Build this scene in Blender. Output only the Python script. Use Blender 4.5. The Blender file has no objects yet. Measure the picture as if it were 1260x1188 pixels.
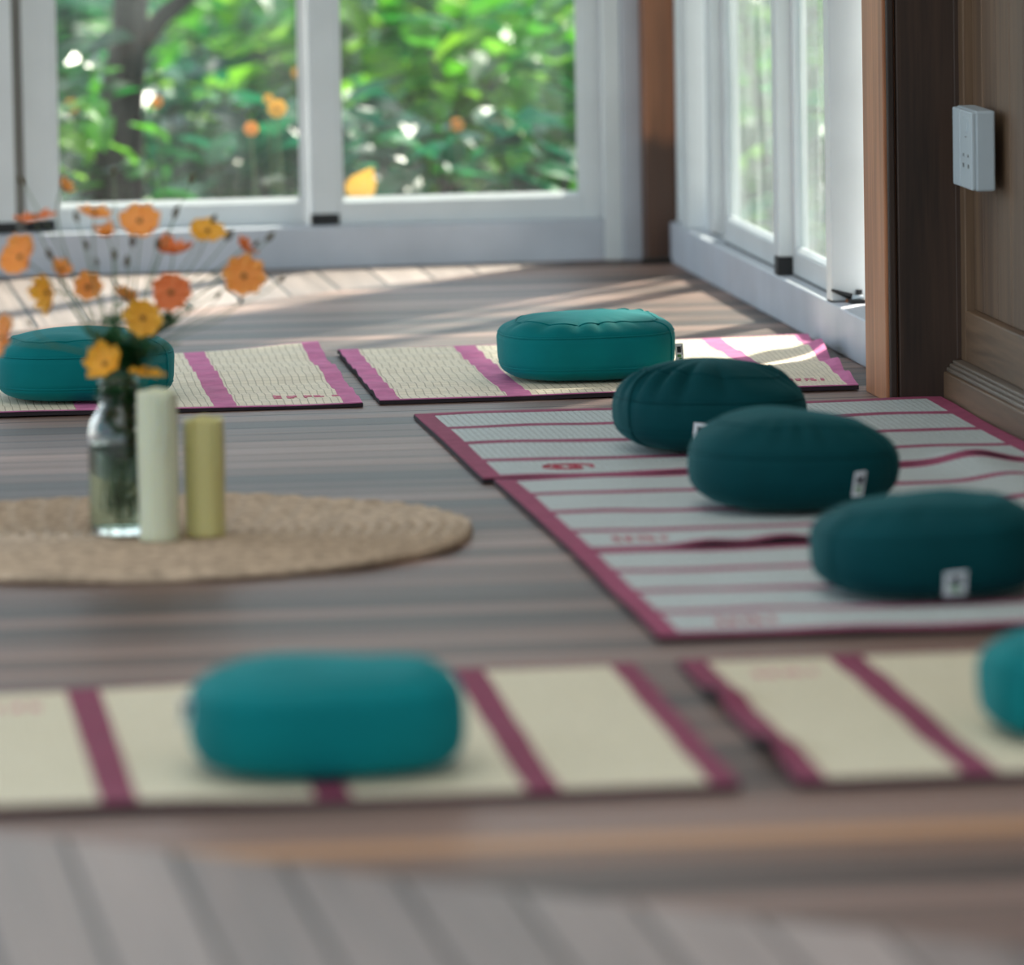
import bpy, math, random
import numpy as np
from mathutils import Vector, Matrix, noise as mnoise

rnd = random.Random(11)
col = bpy.context.scene.collection
SC = bpy.context.scene

# ---------------------------------------------------------------- camera model
W_PX, H_PX = 1260, 1188
F = 8800.0          # focal length in pixels (a long telephoto)
CAM_H = 1.4
_p = math.atan((594 + 400) / F)
_psi = math.atan((630 + 450) / F * math.cos(_p))
_roll = .018
FW = np.array([math.sin(_psi) * math.cos(_p), math.cos(_psi) * math.cos(_p), -math.sin(_p)])
_R = np.array([math.cos(_psi), -math.sin(_psi), 0.])
_U = np.cross(_R, FW)
CR = math.cos(_roll) * _R - math.sin(_roll) * _U
CU = math.sin(_roll) * _R + math.cos(_roll) * _U
C0 = np.array([0, 0, CAM_H])

def ray(px, py):
    return FW + CR * (px - 630) / F - CU * (py - 594) / F

def P(px, py, z=0.0):           # point on the level z
    d = ray(px, py)
    return C0 + d * ((z - CAM_H) / d[2])

def PY(px, py, y):              # point at room depth y
    d = ray(px, py)
    return C0 + d * (y / d[1])

# ---------------------------------------------------------------- room numbers
XR = 2.445      # inner face of the right window sill
XW = 2.475      # inner face of the wooden wall
YB = 16.95      # inner face of the back window board
EAVE = 3.5

# ---------------------------------------------------------------- helpers
def lin(c):
    return tuple(((x / 255) / 12.92 if x / 255 <= .04045 else ((x / 255 + .055) / 1.055) ** 2.4) for x in c)

def tag(o, label=None, cat=None, group=None, kind=None):
    if label: o['label'] = label
    if cat: o['category'] = cat
    if group: o['group'] = group
    if kind: o['kind'] = kind
    return o

def empty(name, loc, label, cat, group=None):
    o = bpy.data.objects.new(name, None)
    o.empty_display_size = .05
    o.location = Vector(loc)
    col.objects.link(o)
    return tag(o, label, cat, group)

class MB:
    def __init__(self):
        self.v, self.f, self.uv, self.col = [], [], {}, []
    def add(self, verts, faces, uvs=None):
        b = len(self.v)
        self.v += [tuple(x) for x in verts]
        for k, f in enumerate(faces):
            if uvs is not None:
                self.uv[len(self.f)] = [uvs[i] for i in f]
            self.f.append(tuple(b + i for i in f))
    def box(self, a, b):
        x0, y0, z0 = [min(a[i], b[i]) for i in range(3)]
        x1, y1, z1 = [max(a[i], b[i]) for i in range(3)]
        self.add([(x0, y0, z0), (x1, y0, z0), (x1, y1, z0), (x0, y1, z0), (x0, y0, z1), (x1, y0, z1), (x1, y1, z1), (x0, y1, z1)],
                 [(3, 2, 1, 0), (4, 5, 6, 7), (0, 1, 5, 4), (1, 2, 6, 5), (2, 3, 7, 6), (3, 0, 4, 7)])
    def lathe(self, prof, n=32, c=(0, 0, 0), wob=None):
        vs, fs = [], []
        for j, (r, z) in enumerate(prof):
            for i in range(n):
                a = 2 * math.pi * i / n
                rr = r * (1 + (wob(a, z) if wob else 0))
                vs.append((c[0] + rr * math.cos(a), c[1] + rr * math.sin(a), c[2] + z))
        for j in range(len(prof) - 1):
            for i in range(n):
                k = (i + 1) % n
                fs.append((j * n + i, j * n + k, (j + 1) * n + k, (j + 1) * n + i))
        self.add(vs, fs)
    def tube(self, pts, r, n=8, close=False, cap=True):
        pts = [Vector(p) for p in pts]
        m = len(pts)
        rs = r if isinstance(r, (list, tuple)) else [r] * m
        vs, fs = [], []
        prev = None
        for i, p in enumerate(pts):
            if close: t = pts[(i + 1) % m] - pts[i - 1]
            else: t = pts[min(i + 1, m - 1)] - pts[max(i - 1, 0)]
            if t.length < 1e-9: t = Vector((0, 0, 1))
            t.normalize()
            if prev is None:
                up = Vector((0, 0, 1)) if abs(t.z) < .9 else Vector((1, 0, 0))
                a = t.cross(up).normalized()
            else:
                a = (prev - t * prev.dot(t)).normalized()
            prev = a
            b = t.cross(a)
            for k in range(n):
                an = 2 * math.pi * k / n
                vs.append(p + (a * math.cos(an) + b * math.sin(an)) * rs[i])
        for i in range(m if close else m - 1):
            j = (i + 1) % m
            for k in range(n):
                l = (k + 1) % n
                fs.append((i * n + k, i * n + l, j * n + l, j * n + k))
        if cap and not close:
            fs.append(tuple(range(n - 1, -1, -1)))
            fs.append(tuple((m - 1) * n + k for k in range(n)))
        self.add(vs, fs)
    def build(self, name, mat, parent=None, smooth=False, bevel=0, seg=2, tints=None):
        me = bpy.data.meshes.new(name)
        me.from_pydata(self.v, [], self.f)
        if self.uv:
            ul = me.uv_layers.new(name='UVMap')
            for i, p in enumerate(me.polygons):
                if i in self.uv:
                    for k, li in enumerate(p.loop_indices):
                        ul.data[li].uv = self.uv[i][k]
        if tints is not None:
            at = me.attributes.new('tint', 'FLOAT', 'FACE')
            at.data.foreach_set('value', tints)
        me.materials.append(mat)
        if smooth:
            me.polygons.foreach_set('use_smooth', [True] * len(me.polygons))
        me.update()
        o = bpy.data.objects.new(name, me)
        col.objects.link(o)
        if parent is not None:
            o.parent = parent
            if parent.type == 'EMPTY':          # meshes are authored in world space
                o.matrix_parent_inverse = Matrix.Translation(parent.location).inverted()
            elif parent.parent is None:
                o.matrix_parent_inverse = Matrix.Translation(parent.location).inverted()
        if bevel:
            b = o.modifiers.new('bevel', 'BEVEL'); b.width = bevel; b.segments = seg; b.limit_method = 'ANGLE'; b.angle_limit = .6
        return o

def boxobj(name, a, b, mat, parent=None, bevel=0):
    m = MB(); m.box(a, b)
    return m.build(name, mat, parent, bevel=bevel)

# ---------------------------------------------------------------- materials
def newmat(name):
    m = bpy.data.materials.new(name); m.use_nodes = True
    nt = m.node_tree; nt.nodes.clear()
    out = nt.nodes.new('ShaderNodeOutputMaterial')
    return m, nt, out

def nd(nt, t, **kw):
    n = nt.nodes.new(t)
    for k, v in kw.items():
        if k.startswith('i_'):
            n.inputs[k[2:].replace('_', ' ')].default_value = v
        else:
            setattr(n, k, v)
    return n

def principled(nt, out, color=(.5, .5, .5), rough=.5, spec=.5):
    b = nt.nodes.new('ShaderNodeBsdfPrincipled')
    b.inputs['Base Color'].default_value = (*color, 1)
    b.inputs['Roughness'].default_value = rough
    b.inputs['Specular IOR Level'].default_value = spec
    nt.links.new(b.outputs[0], out.inputs[0])
    return b

def ramp(nt, fac, stops):
    r = nt.nodes.new('ShaderNodeValToRGB')
    el = r.color_ramp.elements
    while len(el) < len(stops): el.new(.5)
    for e, (p, c) in zip(el, stops):
        e.position = p; e.color = (*c, 1)
    nt.links.new(fac, r.inputs[0])
    return r

def mat_plain(name, rgb, rough=.5, spec=.5, noise=.08, scale=8, bump=0, bscale=200):
    m, nt, out = newmat(name)
    c = lin(rgb)
    b = principled(nt, out, c, rough, spec)
    tc = nd(nt, 'ShaderNodeTexCoord')
    n = nd(nt, 'ShaderNodeTexNoise'); n.inputs['Scale'].default_value = scale; n.inputs['Detail'].default_value = 4
    nt.links.new(tc.outputs['Object'], n.inputs['Vector'])
    lo = tuple(max(0, x * (1 - noise)) for x in c); hi = tuple(min(1, x * (1 + noise)) for x in c)
    r = ramp(nt, n.outputs['Fac'], [(.3, lo), (.7, hi)])
    nt.links.new(r.outputs[0], b.inputs['Base Color'])
    if bump:
        n2 = nd(nt, 'ShaderNodeTexNoise'); n2.inputs['Scale'].default_value = bscale
        nt.links.new(tc.outputs['Object'], n2.inputs['Vector'])
        bp = nd(nt, 'ShaderNodeBump'); bp.inputs['Strength'].default_value = bump; bp.inputs['Distance'].default_value = .002
        nt.links.new(n2.outputs['Fac'], bp.inputs['Height']); nt.links.new(bp.outputs[0], b.inputs['Normal'])
    return m

def mat_wood(name, dark, light, axis='Z', rough=.5, spec=.4, scale=1.0):
    m, nt, out = newmat(name)
    b = principled(nt, out, lin(light), rough, spec)
    tc = nd(nt, 'ShaderNodeTexCoord')
    mp = nd(nt, 'ShaderNodeMapping')
    s = [26 * scale] * 3; s['XYZ'.index(axis)] = 1.3 * scale
    mp.inputs['Scale'].default_value = s
    nt.links.new(tc.outputs['Object'], mp.inputs[0])
    n = nd(nt, 'ShaderNodeTexNoise'); n.inputs['Scale'].default_value = 1.0; n.inputs['Detail'].default_value = 6; n.inputs['Distortion'].default_value = .6
    nt.links.new(mp.outputs[0], n.inputs['Vector'])
    n2 = nd(nt, 'ShaderNodeTexNoise'); n2.inputs['Scale'].default_value = 5; n2.inputs['Detail'].default_value = 3
    nt.links.new(mp.outputs[0], n2.inputs['Vector'])
    ma = nd(nt, 'ShaderNodeMath', operation='MULTIPLY_ADD'); ma.inputs[1].default_value = .3
    nt.links.new(n2.outputs['Fac'], ma.inputs[0]); nt.links.new(n.outputs['Fac'], ma.inputs[2])
    r = ramp(nt, ma.outputs[0], [(.42, lin(dark)), (.85, lin(light))])
    nt.links.new(r.outputs[0], b.inputs['Base Color'])
    bp = nd(nt, 'ShaderNodeBump'); bp.inputs['Strength'].default_value = .25; bp.inputs['Distance'].default_value = .002
    nt.links.new(n.outputs['Fac'], bp.inputs['Height']); nt.links.new(bp.outputs[0], b.inputs['Normal'])
    return m

def mat_deck(name, along, width, stops, rough=.5, seed=0.0):
    """Deck boards: `along` is the board direction, colour changes board by board, dark open joints."""
    m, nt, out = newmat(name)
    b = principled(nt, out, (.3, .25, .2), rough, .42)
    tc = nd(nt, 'ShaderNodeTexCoord')
    sp = nd(nt, 'ShaderNodeSeparateXYZ')
    nt.links.new(tc.outputs['Object'], sp.inputs[0])
    across = sp.outputs['Y' if along == 'X' else 'X']
    lon = sp.outputs[along]
    dv = nd(nt, 'ShaderNodeMath', operation='DIVIDE'); dv.inputs[1].default_value = width
    nt.links.new(across, dv.inputs[0])
    fl = nd(nt, 'ShaderNodeMath', operation='FLOOR'); nt.links.new(dv.outputs[0], fl.inputs[0])
    fr = nd(nt, 'ShaderNodeMath', operation='FRACT'); nt.links.new(dv.outputs[0], fr.inputs[0])
    wn = nd(nt, 'ShaderNodeTexWhiteNoise', noise_dimensions='1D')
    ad = nd(nt, 'ShaderNodeMath', operation='ADD'); ad.inputs[1].default_value = seed + .37
    nt.links.new(fl.outputs[0], ad.inputs[0]); nt.links.new(ad.outputs[0], wn.inputs['W'])
    mp = nd(nt, 'ShaderNodeMapping')
    sc = [62, 62, 62]; sc['XYZ'.index(along)] = 1.0
    mp.inputs['Scale'].default_value = sc
    nt.links.new(tc.outputs['Object'], mp.inputs[0])
    n = nd(nt, 'ShaderNodeTexNoise'); n.inputs['Scale'].default_value = 1; n.inputs['Detail'].default_value = 7; n.inputs['Roughness'].default_value = .62
    nt.links.new(mp.outputs[0], n.inputs['Vector'])
    # grain + board shift
    mx = nd(nt, 'ShaderNodeMath', operation='MULTIPLY_ADD'); mx.inputs[1].default_value = .62
    nt.links.new(wn.outputs['Value'], mx.inputs[0])
    g = nd(nt, 'ShaderNodeMath', operation='MULTIPLY_ADD'); g.inputs[1].default_value = 1.5; g.inputs[2].default_value = -.55
    nt.links.new(n.outputs['Fac'], g.inputs[0]); nt.links.new(g.outputs[0], mx.inputs[2])
    r = ramp(nt, mx.outputs[0], stops)
    if along == 'X':
        for yy, cc in ((8.43, (176, 126, 82)), (8.31, (120, 84, 62))):
            cp = nd(nt, 'ShaderNodeMath', operation='COMPARE'); cp.inputs[1].default_value = math.floor(yy / width); cp.inputs[2].default_value = .4
            nt.links.new(fl.outputs[0], cp.inputs[0])
            g2 = nd(nt, 'ShaderNodeMath', operation='MULTIPLY'); g2.inputs[1].default_value = .75; nt.links.new(cp.outputs[0], g2.inputs[0])
            mb = nd(nt, 'ShaderNodeMix', data_type='RGBA'); mb.inputs['B'].default_value = (*lin(cc), 1)
            nt.links.new(g2.outputs[0], mb.inputs['Factor']); nt.links.new(r.outputs[0], mb.inputs['A'])
            class _R: outputs = [mb.outputs['Result']]
            r = _R
    # joints
    e = nd(nt, 'ShaderNodeMath', operation='ABSOLUTE')
    h = nd(nt, 'ShaderNodeMath', operation='SUBTRACT'); h.inputs[1].default_value = .5
    nt.links.new(fr.outputs[0], h.inputs[0]); nt.links.new(h.outputs[0], e.inputs[0])
    jr = nd(nt, 'ShaderNodeMapRange', interpolation_type='SMOOTHSTEP'); jr.inputs['From Min'].default_value = .5 - .0060 / width; jr.inputs['From Max'].default_value = .5 - .0030 / width
    nt.links.new(e.outputs[0], jr.inputs['Value'])
    mc = nd(nt, 'ShaderNodeMix', data_type='RGBA')
    mc.inputs['B'].default_value = (*lin((38, 30, 26)), 1)
    nt.links.new(jr.outputs[0], mc.inputs['Factor']); nt.links.new(r.outputs[0], mc.inputs['A'])
    nt.links.new(mc.outputs['Result'], b.inputs['Base Color'])
    # height: grain, slightly crowned boards, joints
    cr = nd(nt, 'ShaderNodeMath', operation='POWER'); cr.inputs[1].default_value = 4
    nt.links.new(e.outputs[0], cr.inputs[0])
    hh = nd(nt, 'ShaderNodeMath', operation='MULTIPLY_ADD'); hh.inputs[1].default_value = -6
    nt.links.new(cr.outputs[0], hh.inputs[0]); nt.links.new(n.outputs['Fac'], hh.inputs[2])
    h2 = nd(nt, 'ShaderNodeMath', operation='MULTIPLY_ADD'); h2.inputs[1].default_value = -2
    nt.links.new(jr.outputs[0], h2.inputs[0]); nt.links.new(hh.outputs[0], h2.inputs[2])
    bp = nd(nt, 'ShaderNodeBump'); bp.inputs['Strength'].default_value = .35; bp.inputs['Distance'].default_value = .004
    nt.links.new(h2.outputs[0], bp.inputs['Height']); nt.links.new(bp.outputs[0], b.inputs['Normal'])
    rr = nd(nt, 'ShaderNodeMath', operation='MULTIPLY_ADD'); rr.inputs[1].default_value = .3; rr.inputs[2].default_value = rough - .15
    nt.links.new(n.outputs['Fac'], rr.inputs[0]); nt.links.new(rr.outputs[0], b.inputs['Roughness'])
    return m

def mat_reed(name, rgb, line, bw, bh, mortar, bump=.6):
    """Woven reed: UV in metres; reeds tied by thread lines."""
    m, nt, out = newmat(name)
    b = principled(nt, out, lin(rgb), .62, .3)
    tc = nd(nt, 'ShaderNodeTexCoord')
    mp = nd(nt, 'ShaderNodeMapping')
    nt.links.new(tc.outputs['UV'], mp.inputs[0])
    nz = nd(nt, 'ShaderNodeTexNoise'); nz.inputs['Scale'].default_value = 14
    nt.links.new(tc.outputs['UV'], nz.inputs['Vector'])
    vm = nd(nt, 'ShaderNodeVectorMath', operation='MULTIPLY_ADD'); vm.inputs[1].default_value = (.006, .006, 0)
    nt.links.new(nz.outputs['Color'], vm.inputs[0]); nt.links.new(mp.outputs[0], vm.inputs[2])
    br = nd(nt, 'ShaderNodeTexBrick'); br.offset = .0; br.squash = 1
    br.inputs['Scale'].default_value = 1
    br.inputs['Brick Width'].default_value = bw; br.inputs['Row Height'].default_value = bh
    br.inputs['Mortar Size'].default_value = mortar; br.inputs['Mortar Smooth'].default_value = .6
    c = lin(rgb)
    br.inputs['Color1'].default_value = (*[min(1, x * 1.05) for x in c], 1)
    br.inputs['Color2'].default_value = (*[x * .93 for x in c], 1)
    br.inputs['Mortar'].default_value = (*lin(line), 1)
    nt.links.new(vm.outputs[0], br.inputs['Vector'])
    nt.links.new(br.outputs['Color'], b.inputs['Base Color'])
    inv = nd(nt, 'ShaderNodeMath', operation='SUBTRACT'); inv.inputs[0].default_value = 1
    nt.links.new(br.outputs['Fac'], inv.inputs[1])
    bp = nd(nt, 'ShaderNodeBump'); bp.inputs['Strength'].default_value = bump; bp.inputs['Distance'].default_value = .003
    nt.links.new(inv.outputs[0], bp.inputs['Height']); nt.links.new(bp.outputs[0], b.inputs['Normal'])
    return m

def mat_fabric(name, rgb, sheen=.14):
    m, nt, out = newmat(name)
    c = lin(rgb)
    b = principled(nt, out, c, .78, .12)
    b.inputs['Sheen Weight'].default_value = sheen
    b.inputs['Sheen Roughness'].default_value = .4
    b.inputs['Sheen Tint'].default_value = (.25, .9, .9, 1)
    tc = nd(nt, 'ShaderNodeTexCoord')
    n = nd(nt, 'ShaderNodeTexNoise'); n.inputs['Scale'].default_value = 9; n.inputs['Detail'].default_value = 5
    nt.links.new(tc.outputs['Object'], n.inputs['Vector'])
    r = ramp(nt, n.outputs['Fac'], [(.3, tuple(x * .88 for x in c)), (.7, tuple(x * 1.1 for x in c))])
    nt.links.new(r.outputs[0], b.inputs['Base Color'])
    w = nd(nt, 'ShaderNodeTexNoise'); w.inputs['Scale'].default_value = 55; w.inputs['Detail'].default_value = 3
    nt.links.new(tc.outputs['Object'], w.inputs['Vector'])
    bp = nd(nt, 'ShaderNodeBump'); bp.inputs['Strength'].default_value = .12; bp.inputs['Distance'].default_value = .004
    nt.links.new(w.outputs['Fac'], bp.inputs['Height']); nt.links.new(bp.outputs[0], b.inputs['Normal'])
    return m

def mat_leaf(name, stops, trans=.5, rough=.4, tint=True):
    m, nt, out = newmat(name)
    b = nt.nodes.new('ShaderNodeBsdfPrincipled')
    b.inputs['Roughness'].default_value = rough; b.inputs['Specular IOR Level'].default_value = .5
    tr = nt.nodes.new('ShaderNodeBsdfTranslucent')
    mx = nt.nodes.new('ShaderNodeMixShader'); mx.inputs[0].default_value = trans
    nt.links.new(b.outputs[0], mx.inputs[1]); nt.links.new(tr.outputs[0], mx.inputs[2]); nt.links.new(mx.outputs[0], out.inputs[0])
    if tint:
        at = nt.nodes.new('ShaderNodeAttribute'); at.attribute_name = 'tint'
        fac = at.outputs['Fac']
    else:
        tc = nd(nt, 'ShaderNodeTexCoord'); n = nd(nt, 'ShaderNodeTexNoise'); n.inputs['Scale'].default_value = 30
        nt.links.new(tc.outputs['Object'], n.inputs['Vector']); fac = n.outputs['Fac']
    r = ramp(nt, fac, [(p, lin(c)) for p, c in stops])
    nt.links.new(r.outputs[0], b.inputs['Base Color']); nt.links.new(r.outputs[0], tr.inputs['Color'])
    return m

def mat_pane(name, dmin=.006, dmax=.03):
    """Window glass with a faint pale film: clear, mirrors at grazing angles, lets the sun through."""
    m, nt, out = newmat(name)
    tr = nt.nodes.new('ShaderNodeBsdfTransparent'); tr.inputs[0].default_value = (.93, .97, .95, 1)
    gl = nt.nodes.new('ShaderNodeBsdfGlossy'); gl.inputs['Roughness'].default_value = .02
    fr = nt.nodes.new('ShaderNodeFresnel'); fr.inputs['IOR'].default_value = 1.45
    mx = nt.nodes.new('ShaderNodeMixShader')
    ge = nt.nodes.new('ShaderNodeNewGeometry')
    fb = nd(nt, 'ShaderNodeMath', operation='SUBTRACT'); fb.inputs[0].default_value = 1; nt.links.new(ge.outputs['Backfacing'], fb.inputs[1])
    fm = nd(nt, 'ShaderNodeMath', operation='MULTIPLY'); nt.links.new(fr.outputs[0], fm.inputs[0]); nt.links.new(fb.outputs[0], fm.inputs[1])
    nt.links.new(fm.outputs[0], mx.inputs[0]); nt.links.new(tr.outputs[0], mx.inputs[1]); nt.links.new(gl.outputs[0], mx.inputs[2])
    df = nt.nodes.new('ShaderNodeBsdfTranslucent'); df.inputs[0].default_value = (.8, .85, .82, 1)
    tc = nd(nt, 'ShaderNodeTexCoord'); n = nd(nt, 'ShaderNodeTexNoise'); n.inputs['Scale'].default_value = 4; n.inputs['Detail'].default_value = 5
    mp = nd(nt, 'ShaderNodeMapping'); mp.inputs['Scale'].default_value = (3, 3, .7)
    nt.links.new(tc.outputs['Object'], mp.inputs[0]); nt.links.new(mp.outputs[0], n.inputs['Vector'])
    mr = nd(nt, 'ShaderNodeMapRange'); mr.inputs['From Min'].default_value = .35; mr.inputs['From Max'].default_value = .75; mr.inputs['To Min'].default_value = dmin; mr.inputs['To Max'].default_value = dmax
    nt.links.new(n.outputs['Fac'], mr.inputs['Value'])
    m2 = nt.nodes.new('ShaderNodeMixShader')
    nt.links.new(mr.outputs[0], m2.inputs[0]); nt.links.new(mx.outputs[0], m2.inputs[1]); nt.links.new(df.outputs[0], m2.inputs[2])
    nt.links.new(m2.outputs[0], out.inputs[0])
    return m

def mat_glass(name, tintc, ior):
    m, nt, out = newmat(name)
    b = principled(nt, out, tintc, .02, .5)
    b.inputs['Transmission Weight'].default_value = 1
    b.inputs['IOR'].default_value = ior
    return m

def mat_wax(name, rgb):
    m, nt, out = newmat(name)
    c = lin(rgb)
    b = principled(nt, out, c, .42, .4)
    b.inputs['Subsurface Weight'].default_value = .5
    b.inputs['Subsurface Radius'].default_value = (.02, .015, .008)
    b.inputs['Subsurface Scale'].default_value = .6
    return m

def mat_post(name):
    m = mat_wood(name, (92, 58, 40), (150, 98, 68), 'Z', .5)
    nt = m.node_tree
    # old water stain: dark foot of the corner post, with its own edge
    b = [n for n in nt.nodes if n.type == 'BSDF_PRINCIPLED'][0]
    src = b.inputs['Base Color'].links[0].from_socket
    tc = nd(nt, 'ShaderNodeTexCoord'); sp = nd(nt, 'ShaderNodeSeparateXYZ'); nt.links.new(tc.outputs['Object'], sp.inputs[0])
    n = nd(nt, 'ShaderNodeTexNoise'); n.inputs['Scale'].default_value = 22; nt.links.new(tc.outputs['Object'], n.inputs['Vector'])
    ad = nd(nt, 'ShaderNodeMath', operation='MULTIPLY_ADD'); ad.inputs[1].default_value = .06; nt.links.new(n.outputs['Fac'], ad.inputs[0]); nt.links.new(sp.outputs['Z'], ad.inputs[2])
    mr = nd(nt, 'ShaderNodeMapRange'); mr.inputs['From Min'].default_value = .30; mr.inputs['From Max'].default_value = .345; mr.inputs['To Min'].default_value = .75; mr.inputs['To Max'].default_value = 0
    nt.links.new(ad.outputs[0], mr.inputs['Value'])
    mc = nd(nt, 'ShaderNodeMix', data_type='RGBA'); mc.inputs['B'].default_value = (*lin((52, 40, 34)), 1)
    nt.links.new(mr.outputs[0], mc.inputs['Factor']); nt.links.new(src, mc.inputs['A']); nt.links.new(mc.outputs['Result'], b.inputs['Base Color'])
    return m

M = {}
M['deck_x'] = mat_deck('deck cross boards', 'X', .115, [(0, lin((38, 29, 25))), (.3, lin((70, 53, 45))), (.55, lin((104, 80, 69))), (.8, lin((138, 108, 95))), (1, lin((170, 138, 123)))], .5)
M['deck_y'] = mat_deck('deck border boards', 'Y', .123, [(0, lin((100, 88, 83))), (.5, lin((136, 121, 114))), (1, lin((164, 148, 140)))], .5, 4)
M['white'] = mat_plain('white painted aluminium', (206, 211, 212), .38, .5, .05, 6)
M['white_old'] = mat_plain('weathered white paint', (184, 189, 197), .5, .4, .1, 5)
M['gap_shade'] = mat_plain('grey gap shade', (120, 118, 112), .5)  # grey chosen for the shade in the gap between sashes
M['black'] = mat_plain('black rubber', (20, 22, 24), .6)
M['metal'] = mat_plain('dark metal', (40, 42, 44), .35)
M['post'] = mat_post('brown corner post')
M['jamb'] = mat_wood('light pine', (128, 80, 52), (186, 126, 88), 'Z', .5)
M['dark'] = mat_wood('dark stained wood', (34, 25, 20), (70, 51, 40), 'Z', .5)
M['ply'] = mat_wood('brown panelling', (76, 58, 44), (114, 90, 68), 'Z', .55)
M['ply_y'] = mat_wood('brown panelling lengthwise', (80, 62, 47), (120, 95, 72), 'Y', .5)
M['grey_wood'] = mat_wood('greyed moulding', (90, 80, 70), (122, 110, 98), 'Y', .45)
M['ceil'] = mat_plain('pale ceiling boards', (214, 208, 198), .7)
M['reed_back'] = mat_reed('coarse woven reed', (236, 223, 198), (190, 176, 148), .0150, .026, .0013)
M['reed_row'] = mat_reed('fine pale reed', (206, 214, 212), (150, 157, 150), .0060, .012, .0011, .8)
M['reed_front'] = mat_reed('straw reed', (216, 206, 178), (184, 172, 142), .009, .012, .0009, .5)
M['binding'] = mat_plain('mauve cotton binding', (204, 118, 162), .8, .2, .14, 30, .3, 500)  # brightened copy of the one binding cloth for the sunny back
M['binding_shade'] = mat_plain('shaded cotton binding', (150, 72, 99), .8, .2, .14, 30, .3, 500)  # same cloth with the shade of the row put into its colour
M['binding_deep_shade'] = mat_plain('shaded cotton binding', (128, 60, 82), .8, .2, .14, 30, .3, 500)  # same cloth, darkened further for the dimmer light at the front
M['backing'] = mat_plain('dark mat backing', (34, 24, 30), .8)
M['print'] = mat_plain('faded pink print', (206, 120, 140), .8)
M['print_red'] = mat_plain('red print', (178, 62, 82), .8)
M['print_grey'] = mat_plain('grey pink print', (170, 140, 150), .8)
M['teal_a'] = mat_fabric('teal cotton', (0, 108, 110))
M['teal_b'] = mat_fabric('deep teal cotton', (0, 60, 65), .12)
M['tag'] = mat_plain('white woven label', (226, 230, 236), .7)
M['tag_dark'] = mat_plain('dark label print', (34, 40, 52), .7)
M['tag_green'] = mat_plain('green label print', (96, 150, 92), .7)
M['jute'] = mat_plain('braided jute', (180, 158, 134), .75, .25, .3, 45, .6, 160)
M['vase'] = mat_glass('clear glass', (.97, 1, .99), 1.45)
M['water'] = mat_glass('water', (.72, .94, .82), 1.33)
M['wax'] = mat_wax('ivory wax', (206, 210, 184))
M['wax_yellow'] = mat_wax('yellowed wax', (196, 188, 128))
M['wick'] = mat_plain('burnt wick', (40, 34, 30), .9)
M['petal_o'] = mat_leaf('orange petals', [(0, (244, 150, 58)), (1, (250, 176, 88))], .35, .5, False)
M['petal_y'] = mat_leaf('yellow petals', [(0, (238, 170, 40)), (1, (248, 192, 66))], .35, .5, False)
M['petal_r'] = mat_leaf('deep orange petals', [(0, (229, 114, 54)), (1, (241, 144, 80))], .35, .5, False)
M['disc'] = mat_plain('brown flower disc', (126, 84, 30), .8)
M['stem'] = mat_leaf('green stems', [(0, (84, 112, 76)), (1, (116, 140, 96))], .2, .5, False)
M['bud'] = mat_leaf('dark buds', [(0, (70, 62, 40)), (1, (96, 84, 50))], .15, .5, False)
M['leafy'] = mat_leaf('cosmos leaves', [(0, (28, 88, 56)), (1, (66, 132, 78))], .3, .5, False)
M['shrub'] = mat_leaf('shrub leaves', [(0, (8, 62, 40)), (.35, (26, 112, 44)), (.7, (92, 172, 36)), (.97, (156, 208, 60)), (1, (226, 186, 60))], .5, .3)
M['shrub_b'] = mat_leaf('bluish shrub leaves', [(0, (6, 60, 52)), (.5, (18, 112, 76)), (1, (84, 176, 84))], .5, .3)
M['bark'] = mat_wood('dark bark', (20, 20, 20), (46, 44, 40), 'Z', .9)
M['soil'] = mat_plain('garden soil and grass', (40, 62, 40), .9, .2, .4, 3, .6, 20)
M['pane'] = mat_pane('window glass')
M['pane_side'] = mat_pane('paler side window glass', .06, .22)  # stronger translucent film makes the side panes paler
M['socket'] = mat_plain('white plastic', (172, 184, 190), .35, .5, .03)
M['grime'] = mat_plain('grime', (40, 36, 32), .9)

# ---------------------------------------------------------------- floor
# The deck is mitred: cross boards in the middle, boards running the other way beyond two 45 degree mitres.
m1 = P(0, 1024)[:2]      # front mitre: x + y = const
m2 = P(60, 402)[:2]      # back mitre:  y - x = const
s1 = m1[0] + m1[1]
d2 = m2[1] - m2[0]
xc = (s1 - d2) / 2; yc = (s1 + d2) / 2
XL, XE, Y0, Y1 = xc - 0.2, XW + .35, 5.2, YB + .45
def poly(name, pts, mat):
    m = MB()
    n = len(pts)
    m.add([(x, y, 0) for x, y in pts] + [(x, y, -.06) for x, y in pts],
          [tuple(range(n)), tuple(range(2 * n - 1, n - 1, -1))] + [(i, n + i, n + (i + 1) % n, (i + 1) % n) for i in range(n)])
    return tag(m.build(name, mat), kind='structure')
poly('floor', [(xc, yc), (XE, s1 - XE), (XE, XE + d2 if XE + d2 < Y1 else Y1)] + ([(Y1 - d2, Y1)] if XE + d2 >= Y1 else []), M['deck_x'])
poly('floor.001', [(XL, Y0), (XE, Y0), (XE, s1 - XE), (xc, yc), (XL, yc)], M['deck_y'])
poly('floor.002', [(XL, yc), (xc, yc), (Y1 - d2, Y1), (XL, Y1)], M['deck_y'])

# ---------------------------------------------------------------- ceiling and eaves
tag(boxobj('ceiling', (xc - .2, 3.0, EAVE), (XW + 1.2, YB + .38, EAVE + .12), M['ceil']), kind='structure')  # out of view; overhangs sized to limit where the sun falls

tag(boxobj('front_sky_blocker', (xc - .2, 3.9, 2.1), (XW + 1.2, 4.02, EAVE), M['ceil']), kind='structure')     # unseen blocker added over the open front to cut sky light

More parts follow.
